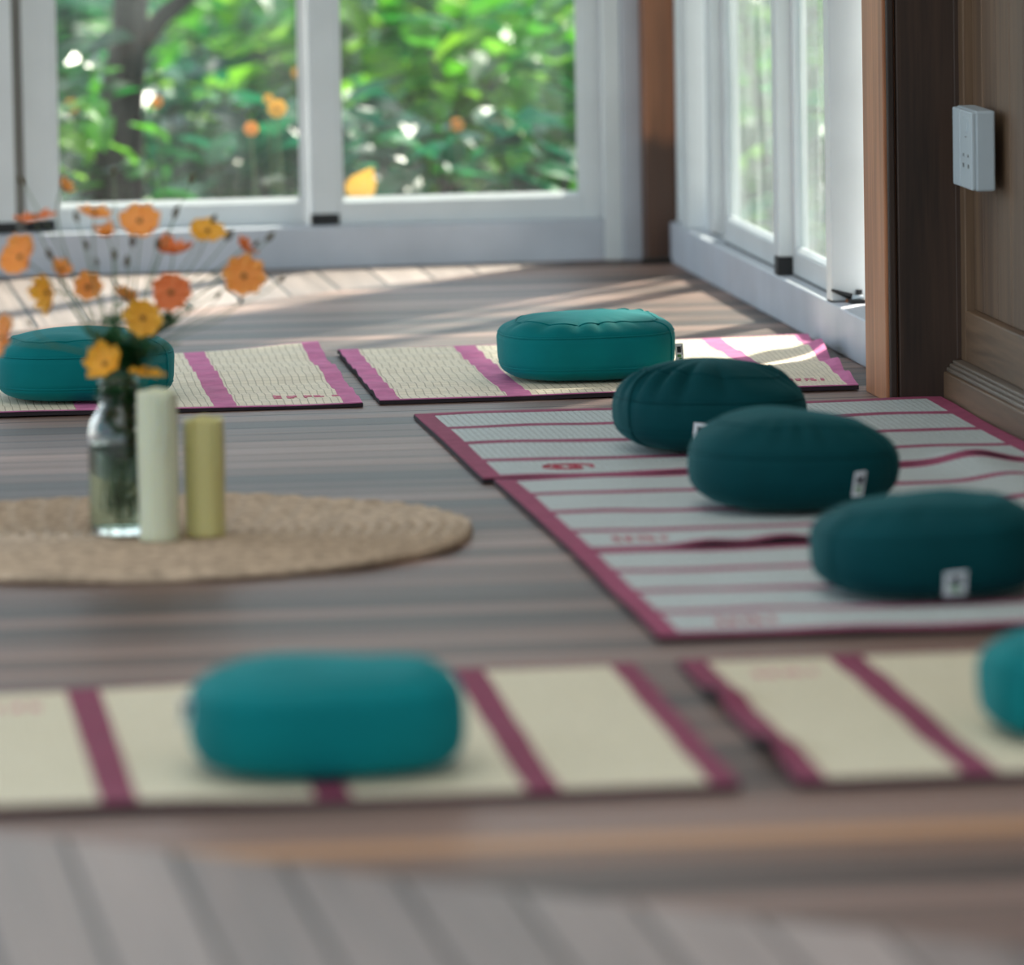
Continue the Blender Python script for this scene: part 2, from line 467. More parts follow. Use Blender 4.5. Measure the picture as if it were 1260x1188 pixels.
# ---------------------------------------------------------------- back window (set between a base board, a jamb and a corner post)
HEAD = 3.0
tag(boxobj('trim_1', (-2.6, YB, 0), (2.300, YB + .16, .100), M['white_old'], bevel=.004), kind='structure')           # base board
tag(boxobj('trim_2', (2.300, YB - .012, 0), (2.345, YB + .16, HEAD), M['white'], bevel=.004), kind='structure')       # jamb board
tag(boxobj('trim_3', (2.345, YB - .024, 0), (2.392, YB + .16, HEAD), M['white_old'], bevel=.004), kind='structure')  # outer jamb
tag(boxobj('trim_4', (-2.6, YB - .02, HEAD), (2.392, YB + .16, HEAD + .3), M['white']), kind='structure')            # head
tag(boxobj('trim_5', (2.390, YB - .10, 0), (2.475, YB + .06, HEAD + .4), M['post'], bevel=.004), kind='structure')    # brown corner post
tag(boxobj('wall_back', (-2.6, YB, HEAD + .3), (2.6, YB + .16, EAVE), M['white']), kind='structure')

def yx(px, y=YB + .05, py=200):
    return PY(px, py, y)[0]

def sliding_panel(name, x0, x1, y, stile_l, stile_r, shoe=None):
    """One sliding sash in the plane y: stiles, rails, beads and glass. Returns the sash frame object."""
    f = MB()
    f.box((x0, y, .1), (x0 + stile_l, y + .032, HEAD))
    f.box((x1 - stile_r, y, .1), (x1, y + .032, HEAD))
    f.box((x0 + stile_l, y, .1), (x1 - stile_r, y + .032, .155))
    f.box((x0 + stile_l, y, HEAD - .09), (x1 - stile_r, y + .032, HEAD))
    fr = f.build(name, M['white'], None, bevel=.003)
    tag(fr, kind='structure')
    a, b = x0 + stile_l, x1 - stile_r
    g = MB(); g.box((a - .002, y + .018, .15), (b + .002, y + .022, HEAD - .085))
    g.build('glass_pane', M['pane'], fr)
    # sloped glazing bead along the bottom and the sides
    bd = MB()
    bd.add([(a, y + .002, .155), (b, y + .002, .155), (b, y + .018, .155), (a, y + .018, .155), (a, y + .016, .166), (b, y + .016, .166), (b, y + .018, .166), (a, y + .018, .166)],
           [(0, 1, 5, 4), (4, 5, 6, 7), (2, 3, 7, 6), (0, 4, 7, 3), (1, 2, 6, 5)])
    bd.box((a, y + .004, .155), (a + .010, y + .018, HEAD - .09)); bd.box((b - .010, y + .004, .155), (b, y + .018, HEAD - .09))
    bd.build('glazing_bead', M['white'], fr)
    if shoe:
        s = MB(); s.box((shoe[0], y - .004, .102), (shoe[1], y + .03, .128))
        s.build('brush_shoe', M['black'], fr)
    return fr

ya, yb_ = YB + .075, YB + .030
xa0, xa1 = yx(30, ya), yx(386, ya)
xb0, xb1 = yx(382, yb_), yx(744, yb_)
sliding_panel('window_1', xa0, xa1, ya, yx(68, ya) - xa0, xa1 - yx(374, ya), (xa0, yx(66, ya)))
sliding_panel('window_2', xb0, xb1, yb_, yx(417, yb_) - xb0, xb1 - yx(716, yb_), (xb0, yx(416, yb_)))
xl1 = yx(18, yb_)
sliding_panel('window_3', xl1 - .85, xl1, yb_, .08, .085, (xl1 - .085, xl1))
w3 = bpy.data.objects['window_3']
boxobj('gap_shade_strip', (xl1 - .02, ya + .012, .1), (xl1 + .035, ya + .03, HEAD), M['gap_shade'], w3)  # added strip, its dark grey stands in for the shaded recess
sliding_panel('window_4', xl1 - 1.75, xl1 - .86, ya, .08, .085)
# floor joint strip and grime in the corner
tag(boxobj('trim_6', (2.375, YB - .125, 0), (2.47, YB - .10, .012), M['grime'], bevel=.004), kind='structure')

# ---------------------------------------------------------------- right window wall: sill board, fixed jamb, three sliding sashes
SILL = .097
YP = 13.68
tag(boxobj('trim_7', (XR, YP, 0), (XR + .15, YB - .10, SILL), M['white_old'], bevel=.004), kind='structure')
tag(boxobj('trim_9', (XR, YP, HEAD), (XR + .15, YB, EAVE), M['white']), kind='structure')

def yr(px, xoff, z=.15):
    """depth where the picture column px meets the plane XR+xoff at height z"""
    lo, hi = 12.0, 18.0
    for _ in range(60):
        mid = (lo + hi) / 2
        q = np.array([XR + xoff, mid, z]) - C0
        px_m = 630 + F * (q @ CR) / (q @ FW)
        if px_m < px: hi = mid
        else: lo = mid
    return (lo + hi) / 2

def side_panel(name, x, yfar, ynear, st_far, st_w, shoe_z, shoe_w=(0, 1), st_y=.06):
    """Sash in the plane x, its near stile a deep pull stile that stands out towards the room."""
    f = MB(); t = .032
    zb = SILL + shoe_z
    f.box((x, yfar - st_far, SILL), (x + t, yfar, HEAD))
    f.box((XR + .003, ynear, zb), (XR + .003 + st_w, ynear + st_y, HEAD))
    f.box((x, ynear + st_y, SILL), (x + t, yfar - st_far, SILL + .055))
    f.box((x, ynear + st_y, HEAD - .09), (x + t, yfar - st_far, HEAD))
    fr = f.build(name, M['white'], None, bevel=.005)
    tag(fr, kind='structure')
    g = MB(); g.box((x + .014, ynear + st_y, SILL + .05), (x + .018, yfar - st_far, HEAD - .085)); g.build('glass_pane', M['pane_side'], fr)
    b = MB()
    a0, a1 = ynear + st_y, yfar - st_far
    b.add([(x + .001, a0, SILL + .055), (x + .001, a1, SILL + .055), (x + .014, a1, SILL + .055), (x + .014, a0, SILL + .055),
           (x + .010, a0, SILL + .064), (x + .010, a1, SILL + .064), (x + .014, a1, SILL + .064), (x + .014, a0, SILL + .064)],
          [(1, 0, 4, 5), (5, 4, 7, 6), (3, 2, 6, 7), (0, 3, 7, 4), (2, 1, 5, 6)])
    b.build('glazing_bead', M['white'], fr)
    s = MB(); s.box((XR + .003 + st_w * shoe_w[0], ynear + .004, SILL), (XR + .003 + st_w * shoe_w[1], ynear + st_y * .9, zb)); s.build('brush_shoe', M['black'], fr)
    tr = MB(); tr.box((x - .003, ynear + st_y, SILL), (x, yfar - st_far, SILL + .004)); tr.build('track_gasket', M['metal'], fr)
    return fr

YJ = yr(846, .005)
tag(boxobj('trim_8', (XR + .004, YJ, SILL), (XR + .052, YJ + .08, HEAD), M['white'], bevel=.005), kind='structure')
f = MB(); f.box((XR + .07, YB - .16, SILL), (XR + .11, YB - .10, HEAD)); f.box((XR + .07, YJ + .02, SILL), (XR + .11, YB - .16, SILL + .05)); f.box((XR + .07, YJ + .02, HEAD - .09), (XR + .11, YB - .16, HEAD))
f.box((2.462, YB - .125, SILL), (2.52, YB - .101, HEAD))
w8 = tag(f.build('window_8', M['white'], None, bevel=.003), kind='structure')
boxobj('glass_pane', (XR + .088, YJ + .02, SILL + .045), (XR + .092, YB - .155, HEAD - .085), M['pane'], w8)
yA = yr(877, .004); yB2 = yr(958, .004); yC = yr(1023, .004)
side_panel('window_5', XR + .044, YJ - .05, yA, .05, .066, .020, (.55, 1))
pb = side_panel('window_6', XR + .030, yA + .03, yB2, .05, .052, .040)
pc = side_panel('window_7', XR + .036, yB2 + .03, yC, .05, .090, .002)
tag(boxobj('trim_15', (XR + .075, YP, SILL), (XR + .15, yC - .06, HEAD), M['white'], bevel=.004), kind='structure')
def endpx(px, py, dy=-.004):
    return PY(px, py, yC + dy)
q0, q1 = endpx(1023, 357), endpx(1047, 365)
l = MB(); l.tube([tuple(q0), tuple((q0 + q1) / 2 + np.array([0, -.004, .0])), tuple(q1)], [.003, .005, .007], 10)
l.build('latch_lever', M['black'], pc, True)
q = endpx(1057, 362)
s_ = MB(); s_.tube([tuple(q + np.array([0, 0, -.009])), tuple(q + np.array([0, 0, .009]))], .007, 12); s_.build('latch_slot', M['black'], pc, True)
q = endpx(1044, 374)
boxobj('latch_plate', q + np.array([-.006, -.003, -.011]), q + np.array([.006, .004, .010]), M['jamb'], pc, .002)
q = endpx(1055, 389, -.03)
s_ = MB(); s_.box((q[0] - .016, q[1] - .02, SILL), (q[0] + .014, q[1] + .02, SILL + .008)); s_.build('floor_catch', M['black'], pc)
s_ = MB(); s_.tube([(q[0] - .012, q[1] - .012, SILL + .013), (q[0] + .010, q[1] - .012, SILL + .013)], .005, 10); s_.build('catch_roller', M['socket'], pc, True)

# ---------------------------------------------------------------- wooden post and panelled wall on the right
tag(boxobj('trim_10', (2.366, 13.452, 0), (2.56, YP - .002, EAVE), M['jamb'], bevel=.003), kind='structure')     # pale jamb
tag(boxobj('trim_11', (2.372, 13.436, 0), (2.386, 13.452, EAVE), M['dark'], bevel=.003), kind='structure')        # dark strip
tag(boxobj('trim_12', (2.389, 13.428, 0), (2.58, 13.452, EAVE), M['dark'], bevel=.002), kind='structure')         # dark post face
YW0, YW1 = 8.6, 13.427
tag(boxobj('wall_right', (XW + .065, YW0, 0), (XW + .16, YW1, EAVE), M['ply']), kind='structure')
bb = tag(boxobj('baseboard_right', (XW - .002, YW0, 0), (XW + .065, YW1, .060), M['ply_y'], bevel=.003), kind='structure')
for k, (dx, z0, z1) in enumerate(((.004, .060, .068), (.010, .068, .075), (.016, .075, .081))):
    boxobj('moulding', (XW + dx, YW0, z0), (XW + .065, YW1, z1), M['grey_wood'], bb, .002)
def yw(px, xoff, py=300):
    d = ray(px, py); return (C0 + d * ((XW + xoff) / d[0]))[1]
ys1 = yw(1176, .030)
tag(boxobj('trim_13', (XW + .024, ys1, .081), (XW + .065, YW1, EAVE), M['dark'], bevel=.003), kind='structure')   # first stile
ys2 = yw(1187, .034)
yp_end = 11.6
dr = boxobj('wall_right.001', (XW + .034, ys2, .081), (XW + .065, ys1 - .004, EAVE), M['ply'], None, .003)      # panel frame stile
tag(dr, kind='structure')
m = MB(); m.box((XW + .034, YW0, .081), (XW + .065, ys2, .180)); m.build('bottom_rail', M['ply_y'], dr, bevel=.003)
# planks of the recessed panel
y = ys2 - .001
k = 0
while y > yp_end:
    w = .135 if k else .10
    boxobj('plank', (XW + .052, y - w + .003, .180), (XW + .065, y, EAVE), M['ply'], dr, .003)
    y -= w; k += 1

# socket box
def wallpx(px, py, x):
    d = ray(px, py); return C0 + d * (x / d[0])
XS = XW - .012
c1 = wallpx(1196, 233, XS); z0 = wallpx(1195, 236, XS)[2]; z1 = wallpx(1195, 137, XS)[2]
ynr = c1[1]; yfr = ynr + .092
yfar_px = wallpx(1172, 180, XS)[1]
yfr = min(max(yfar_px, ynr + .16), YW1 - .02)
so = empty('wall_socket', ((XS + XW) / 2, (ynr + yfr) / 2, (z0 + z1) / 2), 'white surface-mounted double socket box on the brown panelled wall', 'socket')
boxobj('back_box', (XS + .008, ynr, z0), (XW + .033, yfr, z1), M['socket'], so, .004)
ymid = ynr + (yfr - ynr) * .60
for nm, a, b in (('socket_plate', ynr + .002, ymid - .002), ('blank_plate', ymid + .002, yfr - .002)):
    pl = boxobj(nm, (XS, a, z0 + .002), (XS + .010, b, z1 - .002), M['socket'], so, .003)
    if nm == 'socket_plate':
        cy = (a + b) / 2; zz = z0 + (z1 - z0) * .30; hgt = z1 - z0
        for dy, dz, ww, hh in ((-.22, .0, .09, .05), (.22, .0, .09, .05), (-.2, .13, .07, .035), (.2, .13, .07, .035), (.0, .36, .12, .012)):
            boxobj('pin_hole', (XS - .0006, cy + dy * (b - a) - ww * (b - a) / 2, zz + dz * hgt - hh * hgt / 2), (XS + .001, cy + dy * (b - a) + ww * (b - a) / 2, zz + dz * hgt + hh * hgt / 2), M['metal'], so)
        boxobj('rocker_switch', (XS - .002, cy - .2 * (b - a), z0 + hgt * .72), (XS + .002, cy + .2 * (b - a), z0 + hgt * .9), M['socket'], so, .001)

# ---------------------------------------------------------------- mats
CUSH = [(.861, 13.95), (1.868, 14.06), (1.908, 12.66), (1.905, 11.72), (1.922, 10.59), (.858, 9.055), (1.905, 9.135)]
def make_mat(label, lines, reed, bind, seed, amp, side_w, print_spec=None, bumps=(), group='folding reed mats on the deck', fold_w=.044, end_w=.036, origin=None):
    """lines: five (start, end) floor points; panels lie between neighbouring lines, v runs start -> end."""
    L = [(np.array(a[:2]), np.array(b[:2])) for a, b in lines]
    r = random.Random(seed)
    ph = [r.uniform(0, 6.28) for _ in range(6)]
    N = len(L) - 1
    lenu = np.linalg.norm(L[-1][0] - L[0][0]) / N
    lenv = np.linalg.norm(L[0][1] - L[0][0])
    def S(u, v):
        i = min(N - 1, max(0, int(math.floor(u)))); t = u - i
        A = L[i][0] * (1 - t) + L[i + 1][0] * t; B = L[i][1] * (1 - t) + L[i + 1][1] * t
        p = A * (1 - v) + B * v
        x, y = u * lenu, v * lenv
        ff = min(min(1, max(0, (math.hypot(p[0] - cx, p[1] - cy) - .19) / .12)) for cx, cy in CUSH)
        z = .007 + ff * amp * (1.1 + .5 * math.sin(7.3 * x + 3.1 * y + ph[0]) + .4 * math.sin(17 * y + 2.3 * x + ph[1]) + .2 * math.sin(29 * y - 11 * x + ph[2]))
        if reed is M['reed_back']: z += ff * .0022 * math.sin(46 * y + 1.2 * math.sin(9 * x + ph[3])) * (.7 + .3 * math.sin(5 * x + ph[4]))
        for (bu, bv, su, sv, h) in bumps:
            z += h * math.exp(-((u - bu) / su) ** 2 - ((v - bv) / sv) ** 2)
        return p[0], p[1], z
    o = S(N / 2, .5)
    root = empty('reed_mat', (o[0], o[1], 0), label, 'mat', group)
    def sheet(name, mat, u0, u1, v0, v1, top, thick, nu=None, nv=None):
        nu = nu or max(2, int((u1 - u0) * lenu / .03)); nv = nv or max(2, int((v1 - v0) * lenv / .012))
        nv = min(nv, 100)
        vs, uv = [], []
        for layer in (0, 1):
            for j in range(nv + 1):
                for i in range(nu + 1):
                    u = u0 + (u1 - u0) * i / nu; v = v0 + (v1 - v0) * j / nv
                    x, y, z = S(u, v)
                    vs.append((x, y, max(.0015 + (0 if layer else .0005), z + top - layer * thick)))
                    uv.append((u * lenu, v * lenv))
        fs = []
        W1 = nu + 1; off = W1 * (nv + 1)
        a, b = np.array(S(u0, v0)), np.array(S(u1, v0)); c = np.array(S(u0, v1))
        flip = np.cross(b - a, c - a)[2] < 0
        for j in range(nv):
            for i in range(nu):
                q = (j * W1 + i, j * W1 + i + 1, (j + 1) * W1 + i + 1, (j + 1) * W1 + i)
                fs.append(q if not flip else q[::-1])
                q2 = tuple(off + k for k in q)
                fs.append(q2[::-1] if not flip else q2)
        for j in range(nv):
            for i in (0, nu):
                k = j * W1 + i
                fs.append((k, k + W1, off + k + W1, off + k))
        for i in range(nu):
            for j in (0, nv):
                k = j * W1 + i
                fs.append((k, k + 1, off + k + 1, off + k))
        m = MB(); m.add(vs, fs, uv)
        return m.build(name, mat, root, smooth=False)
    hf = fold_w / lenu / 2; he = end_w / lenu; vs_ = side_w / lenv; vf_ = (.006 / lenv if side_w < .02 else vs_)
    sheet('backing', M['backing'], -.004, N + .004, -.0015, 1.0015, -.0002, .0075)
    for i in range(N):
        u0 = i + (he if i == 0 else hf); u1 = i + 1 - (he if i == N - 1 else hf)
        sheet('reed_panel', reed, u0, u1, vs_, 1 - vf_, .0012, .0047)
    for i in range(1, N):
        sheet('fold_binding', bind, i - hf, i + hf, vs_, 1 - vf_, .0016, .005, nu=3)
        # the pair of stitched ribs on each fold binding
    sheet('end_binding', bind, 0, he, 0, 1, .0020, .0018, nu=3); sheet('end_binding', bind, N - he, N, 0, 1, .0020, .0018, nu=3)
    sheet('side_binding', bind, he, N - he, 0, vs_, .0019, .0016, nv=2); sheet('side_binding', bind, he, N - he, 1 - vf_, 1, .0019, .0016, nv=2)
    if print_spec:
        make_print(root, S, N, lenu, lenv, *print_spec)
    return root, S

def make_print(root, S, N, lenu, lenv, place, mat, style):
    """A faded emblem: an open lens-shaped ring with small strokes and a dot. place=(u,v) centre, axes: a along text, b across (in u/v units)."""
    (cu, cv), (au, av), (bu, bv) = place
    m = MB()
    def pt(s, t):
        x, y, z = S(cu + au * s + bu * t, cv + av * s + bv * t)
        return (x, y, z + .0030)
    def stroke(pts, w):
        m.tube([pt(*p) for p in pts], w, 5)
    if style == 'ring':
        stroke([(-1 + .02 * k, .0 + .55 * math.sin(math.pi * min(1, k / 30))) for k in range(0, 30)], .0016)
        stroke([(math.cos(a), .62 * math.sin(a)) for a in np.linspace(.25, 2.9, 26)], .0016)
        stroke([(math.cos(a), .62 * math.sin(a)) for a in np.linspace(3.3, 5.2, 16)], .0016)
    for (s, t, w, h) in ((-.45, -.1, .10, .3), (-.30, .05, .05, .22), (.08, .0, .04, .4), (.28, .12, .10, .3), (.42, -.15, .08, .3), (.9, .0, .07, .3)) if style == 'ring' else \
            ((-.9, .05, .04, .5), (-.78, -.3, .07, .14), (-.78, .3, .07, .14), (-.45, -.1, .1, .42), (-.30, .25, .05, .2), (.0, .0, .04, .5), (.12, .28, .08, .14), (.35, .05, .1, .42), (.48, -.2, .06, .2), (.88, .05, .09, .36)):
        vs = [pt(s - w, t - h), pt(s + w, t - h), pt(s + w, t + h), pt(s - w, t + h)]
        lo = [(x, y, z - .0015) for x, y, z in vs]
        m.add(vs + lo, [(0, 1, 2, 3), (7, 6, 5, 4), (0, 4, 5, 1), (1, 5, 6, 2), (2, 6, 7, 3), (3, 7, 4, 0)])
    m.build('printed_mark', mat, root)

def vlines(xb, xf, yb, yf):      # panels side by side along x: each line runs from the back to the front
    return [((a, yb if np.isscalar(yb) else yb[i]), (b, yf if np.isscalar(yf) else yf[i])) for i, (a, b) in enumerate(zip(xb, xf))]

def hlines(ys, x0, x1):          # panels one in front of the other: each line runs along x
    return [((x0, y), (x1, y)) for y in ys]

def lsp(a, b, n=5): return list(np.linspace(a, b, n))

# back row
make_mat('reed mat by the back window under the teal cushion behind the flower vase',
         vlines(lsp(.345, 1.402), lsp(.320, 1.379), lsp(14.72, 14.80), 13.668), M['reed_back'], M['binding'], 3, .0035, .011,
         (((3.62, .88), (.25, 0), (0, -.035)), M['print'], 'text'), bumps=((4, .0, .6, .12, .012), (3.9, .45, .8, .12, .008)))
make_mat('reed mat in the corner by the right window, sunlit at its right end',
         vlines([1.437, 1.700, 1.962, 2.220, 2.428], [1.416, 1.690, 1.956, 2.215, 2.355], lsp(14.735, 14.745), 13.700), M['reed_back'], M['binding'], 8, .0035, .011,
         (((3.4, .86), (.25, 0), (0, -.03)), M['print'], 'text'), bumps=((4, .3, .16, .10, .020), (4, .62, .14, .08, .016), (4, .85, .14, .07, .012)))
# the row along the wooden wall
XM = XW - .008
make_mat('pale reed mat nearest the wooden post, farthest of the row along the wooden wall',
         [((1.453 - .004 * k / 4, y), (XM, y)) for k, y in enumerate(lsp(13.425, 12.290))], M['reed_row'], M['binding_shade'], 5, .0022, .034,
         (((3.5, .165), (0, .045), (-.20, 0)), M['print_red'], 'ring'), bumps=((4, .86, .45, .06, .020), (4, .5, .3, .12, .004)))
make_mat('pale reed mat in the middle of the row along the wooden wall',
         [((1.466 - .002 * k / 4, y), (XM, y)) for k, y in enumerate(lsp(12.278, 11.212))], M['reed_row'], M['binding_shade'], 6, .0022, .034,
         (((3.5, .125), (0, .045), (-.22, 0)), M['print_red'], 'text'), bumps=((0, .84, .5, .06, .014), (1.2, .86, .8, .06, .012), (4, .22, .4, .05, .010), (4, .34, .4, .06, .012)))
make_mat('pale reed mat nearest the camera in the row along the wooden wall',
         [((1.462 - .010 * k / 4, y), (XM, y)) for k, y in enumerate(lsp(11.200, 10.186))], M['reed_row'], M['binding_shade'], 7, .0022, .034,
         (((3.5, .145), (0, .045), (-.22, 0)), M['print_red'], 'text'), bumps=((3, .8, 1, .2, .004),))
# front row
make_mat('blurred straw reed mat in front of the jute rug with one teal cushion',
         vlines([.325, .594, .866, 1.141, 1.378], [.300, .575, .842, 1.106, 1.352], [9.82, 9.85, 9.88, 9.905, 9.917], [8.81, 8.80, 8.79, 8.78, 8.776]), M['reed_front'], M['binding_deep_shade'], 9, .0025, .012,
         (((.55, .15), (-.22, 0), (0, .04)), M['print'], 'text'), fold_w=.046, end_w=.040)
xs_b = P(1046.6, 823.5)[0]; xs_f = P(1209, 966)[0]
make_mat('blurred straw reed mat at the front right with buckled left edge',
         vlines([1.441, xs_b, xs_b + .262, xs_b + .524, xs_b + .735], [1.426, xs_f, xs_f + .264, xs_f + .528, xs_f + .745], 9.915, 8.785), M['reed_front'], M['binding_deep_shade'], 10, .0028, .012,
         (((.55, .14), (.19, 0), (0, -.045)), M['print'], 'text'), bumps=((0, .35, .16, .07, .016), (0, .78, .16, .08, .022)), fold_w=.046, end_w=.040)

# ---------------------------------------------------------------- cushions
def make_cushion(label, cx, cy, w, d, h, z0, mat, seed, n_plan=2.7, m_prof=3.6, tags=(), rot=0, lean=(0, 0), pleat=.004, dome=.012, pleat_w=.22):
    r = random.Random(seed)
    offs = Vector((r.uniform(0, 50), r.uniform(0, 50), r.uniform(0, 50)))
    root = empty('meditation_cushion', (cx, cy, z0), label, 'cushion', 'round teal meditation cushions')
    ph = [r.uniform(0, 6.28) for _ in range(5)]
    ca, sa = math.cos(rot), math.sin(rot)
    def S(th, t, out=0.0):
        """th around, t: -1 bottom centre .. 1 top centre"""
        ph_ = t * math.pi / 2
        c_, s_ = math.cos(ph_), math.sin(ph_)
        rho = max(c_, 0) ** (2 / m_prof)
        zz = math.copysign(abs(s_) ** (2 / m_prof), s_)
        ct, st = math.cos(th), math.sin(th)
        pr = (abs(ct) ** n_plan + abs(st) ** n_plan) ** (-1 / n_plan)
        ex = 1 + .02 * mnoise.noise(Vector((ct * 1.5, st * 1.5, zz)) + offs)
        # gathered pleats round the shoulder
        sh = math.exp(-((t - .55) / pleat_w) ** 2)
        pl = pleat * sh * (abs(math.sin(th * 9 + ph[0] + 1.3 * math.sin(3 * th + ph[1]))) ** .7 * (.5 + .5 * math.sin(2 * th + ph[2])) - .4)
        sh2 = math.exp(-((t + .62) / .2) ** 2)
        pl += .4 * pleat * sh2 * math.sin(th * 11 + ph[3])
        # the side panel is pulled in a little at its zip band
        ring = -.0022 * (math.exp(-((t - .16) / .035) ** 2) + math.exp(-((t + .14) / .035) ** 2))
        rad = rho * ex * pr
        x = (w / 2 * rad) * ct; y = (d / 2 * rad) * st
        nx, ny = ct / (w / 2), st / (d / 2); nl = math.hypot(nx, ny); nx /= nl; ny /= nl
        k = (pl + ring + out) * (c_ ** .5 if c_ > 0 else 0)
        x += nx * k; y += ny * k
        z = h / 2 * (1 + zz)
        if t > 0:
            z += dome * (1 - rho ** 2) + .009 * mnoise.noise(Vector((x * 8, y * 8, 2)) + offs) * (1 - rho ** 4) + sh * pl * .6
            z += (lean[0] * x / (w / 2) + lean[1] * y / (d / 2)) * zz
        else:
            z = max(z, 0)
        return Vector((cx + ca * x - sa * y, cy + sa * x + ca * y, z0 + z))
    NT, NP = 144, 56
    vs, fs = [], []
    for j in range(1, NP):
        t = -1 + 2 * j / NP
        t = math.copysign(abs(t) ** .85, t)
        for i in range(NT):
            vs.append(S(2 * math.pi * i / NT, t))
    nb = len(vs); vs.append(S(0, -.9999)); vs.append(S(0, .9999))
    for j in range(NP - 2):
        for i in range(NT):
            k = (i + 1) % NT
            fs.append((j * NT + i, j * NT + k, (j + 1) * NT + k, (j + 1) * NT + i))
    for i in range(NT):
        k = (i + 1) % NT
        fs.append((k, i, nb)); fs.append(((NP - 2) * NT + i, (NP - 2) * NT + k, nb + 1))
    m = MB(); m.add(vs, fs)
    m.build('cover', mat, root, True)
    for nm, t, rr in (('band_seam', .16, .0016), ('band_seam', -.14, .0016), ('rim_piping', .60, .0019)):
        mm = MB(); mm.tube([S(2 * math.pi * i / 150, t + (.03 * math.sin(5 * 2 * math.pi * i / 150 + ph[4]) * (nm == 'rim_piping')), .0012 if nm == 'band_seam' else .0004) for i in range(150)], rr, 6, close=True)
        mm.build(nm, mat, root, True)
    # overlapping end of the zip band: an upright seam
    th0 = 2 * math.pi - .62 if seed % 2 else math.pi + .5
    mm = MB(); mm.tube([S(th0, t, .0014) for t in np.linspace(-.55, .6, 18)], .0017, 6); mm.build('upright_seam', mat, root, True)
    for (th, t, tw, thh, tilt, flap) in tags:
        p = S(th, t, .002); 
        tx = (S(th + .02, t) - S(th - .02, t)).normalized(); tz = (S(th, t + .03) - S(th, t - .03)).normalized()
        nrm = tx.cross(tz).normalized()
        if flap:
            tx = Vector((math.copysign(1, math.cos(th)), -.25, .05)).normalized(); nrm = Vector((0, -1, 0)); tz = tx.cross(nrm).normalized()
            if tz.z < 0: tz = -tz
            p = p + tx * tw * .45
        c, s = math.cos(tilt), math.sin(tilt)
        tx, tz = tx * c + tz * s, tz * c - tx * s
        def quad(mbx, a0, a1, b0, b1, o0, o1):
            base = [p + tx * a + tz * b for a, b in ((a0, b0), (a1, b0), (a1, b1), (a0, b1))]
            mbx.add([q + nrm * o1 for q in base] + [q + nrm * o0 for q in base], [(0, 1, 2, 3), (7, 6, 5, 4), (0, 4, 5, 1), (1, 5, 6, 2), (2, 6, 7, 3), (3, 7, 4, 0)])
        a = MB(); quad(a, -tw / 2, tw / 2, -thh / 2, thh / 2, .0002, .0022)
        tg = a.build('brand_tag', M['tag'], root); tg['label'] = 'white woven tag'
        a = MB(); quad(a, -tw * .28, tw * .22, .02 * thh, thh * .34, .0022, .0029); quad(a, tw * .28, tw * .36, -thh * .1, thh * .4, .0022, .0027)
        a.build('tag_print', M['tag_dark'], tg)
        a = MB(); quad(a, -tw * .3, tw * .2, -thh * .22, -thh * .08, .0022, .0028); quad(a, -tw * .1, tw * .3, -thh * .36, -thh * .26, .0022, .0028)
        a.build('tag_print', M['tag_green'], tg)
    return root

D = .347
ZM = .0088
FRT = -math.pi / 2
make_cushion('teal round cushion at the left by the back window, behind the flower vase', .861, 13.95, .352, .34, .120, ZM, M['teal_a'], 21, 2.8, 4.2)
make_cushion('sunlit teal round cushion with a white tag on its right end, by the back window', 1.868, 14.06, .349, .34, .118, ZM, M['teal_a'], 33, 2.9, 4.6,
             tags=((-.30, -.02, .016, .038, .0, True),), pleat=.011, lean=(.003, 0))
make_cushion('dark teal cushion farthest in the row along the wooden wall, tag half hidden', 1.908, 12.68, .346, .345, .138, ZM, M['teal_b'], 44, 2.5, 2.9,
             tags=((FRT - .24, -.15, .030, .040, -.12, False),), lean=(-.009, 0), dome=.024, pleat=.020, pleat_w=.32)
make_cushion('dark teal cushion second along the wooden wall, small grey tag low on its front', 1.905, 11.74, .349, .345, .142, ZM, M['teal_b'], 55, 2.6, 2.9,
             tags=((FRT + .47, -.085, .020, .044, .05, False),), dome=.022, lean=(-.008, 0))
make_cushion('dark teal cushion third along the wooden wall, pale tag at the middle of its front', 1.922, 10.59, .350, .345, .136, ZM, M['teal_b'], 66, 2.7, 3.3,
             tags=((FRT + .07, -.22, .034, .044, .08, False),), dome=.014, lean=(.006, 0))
make_cushion('blurred teal cushion alone on the front mat, left of centre', .858, 9.055, .352, .345, .129, ZM, M['teal_a'], 77, 2.7, 4.2,
             tags=((math.pi + .12, .05, .014, .034, 0, True),), dome=.010, lean=(.004, 0))
make_cushion('blurred teal cushion cut by the right edge of the frame on the front right mat', 1.905, 9.135, .348, .345, .122, ZM, M['teal_a'], 88, 2.7, 4.2)

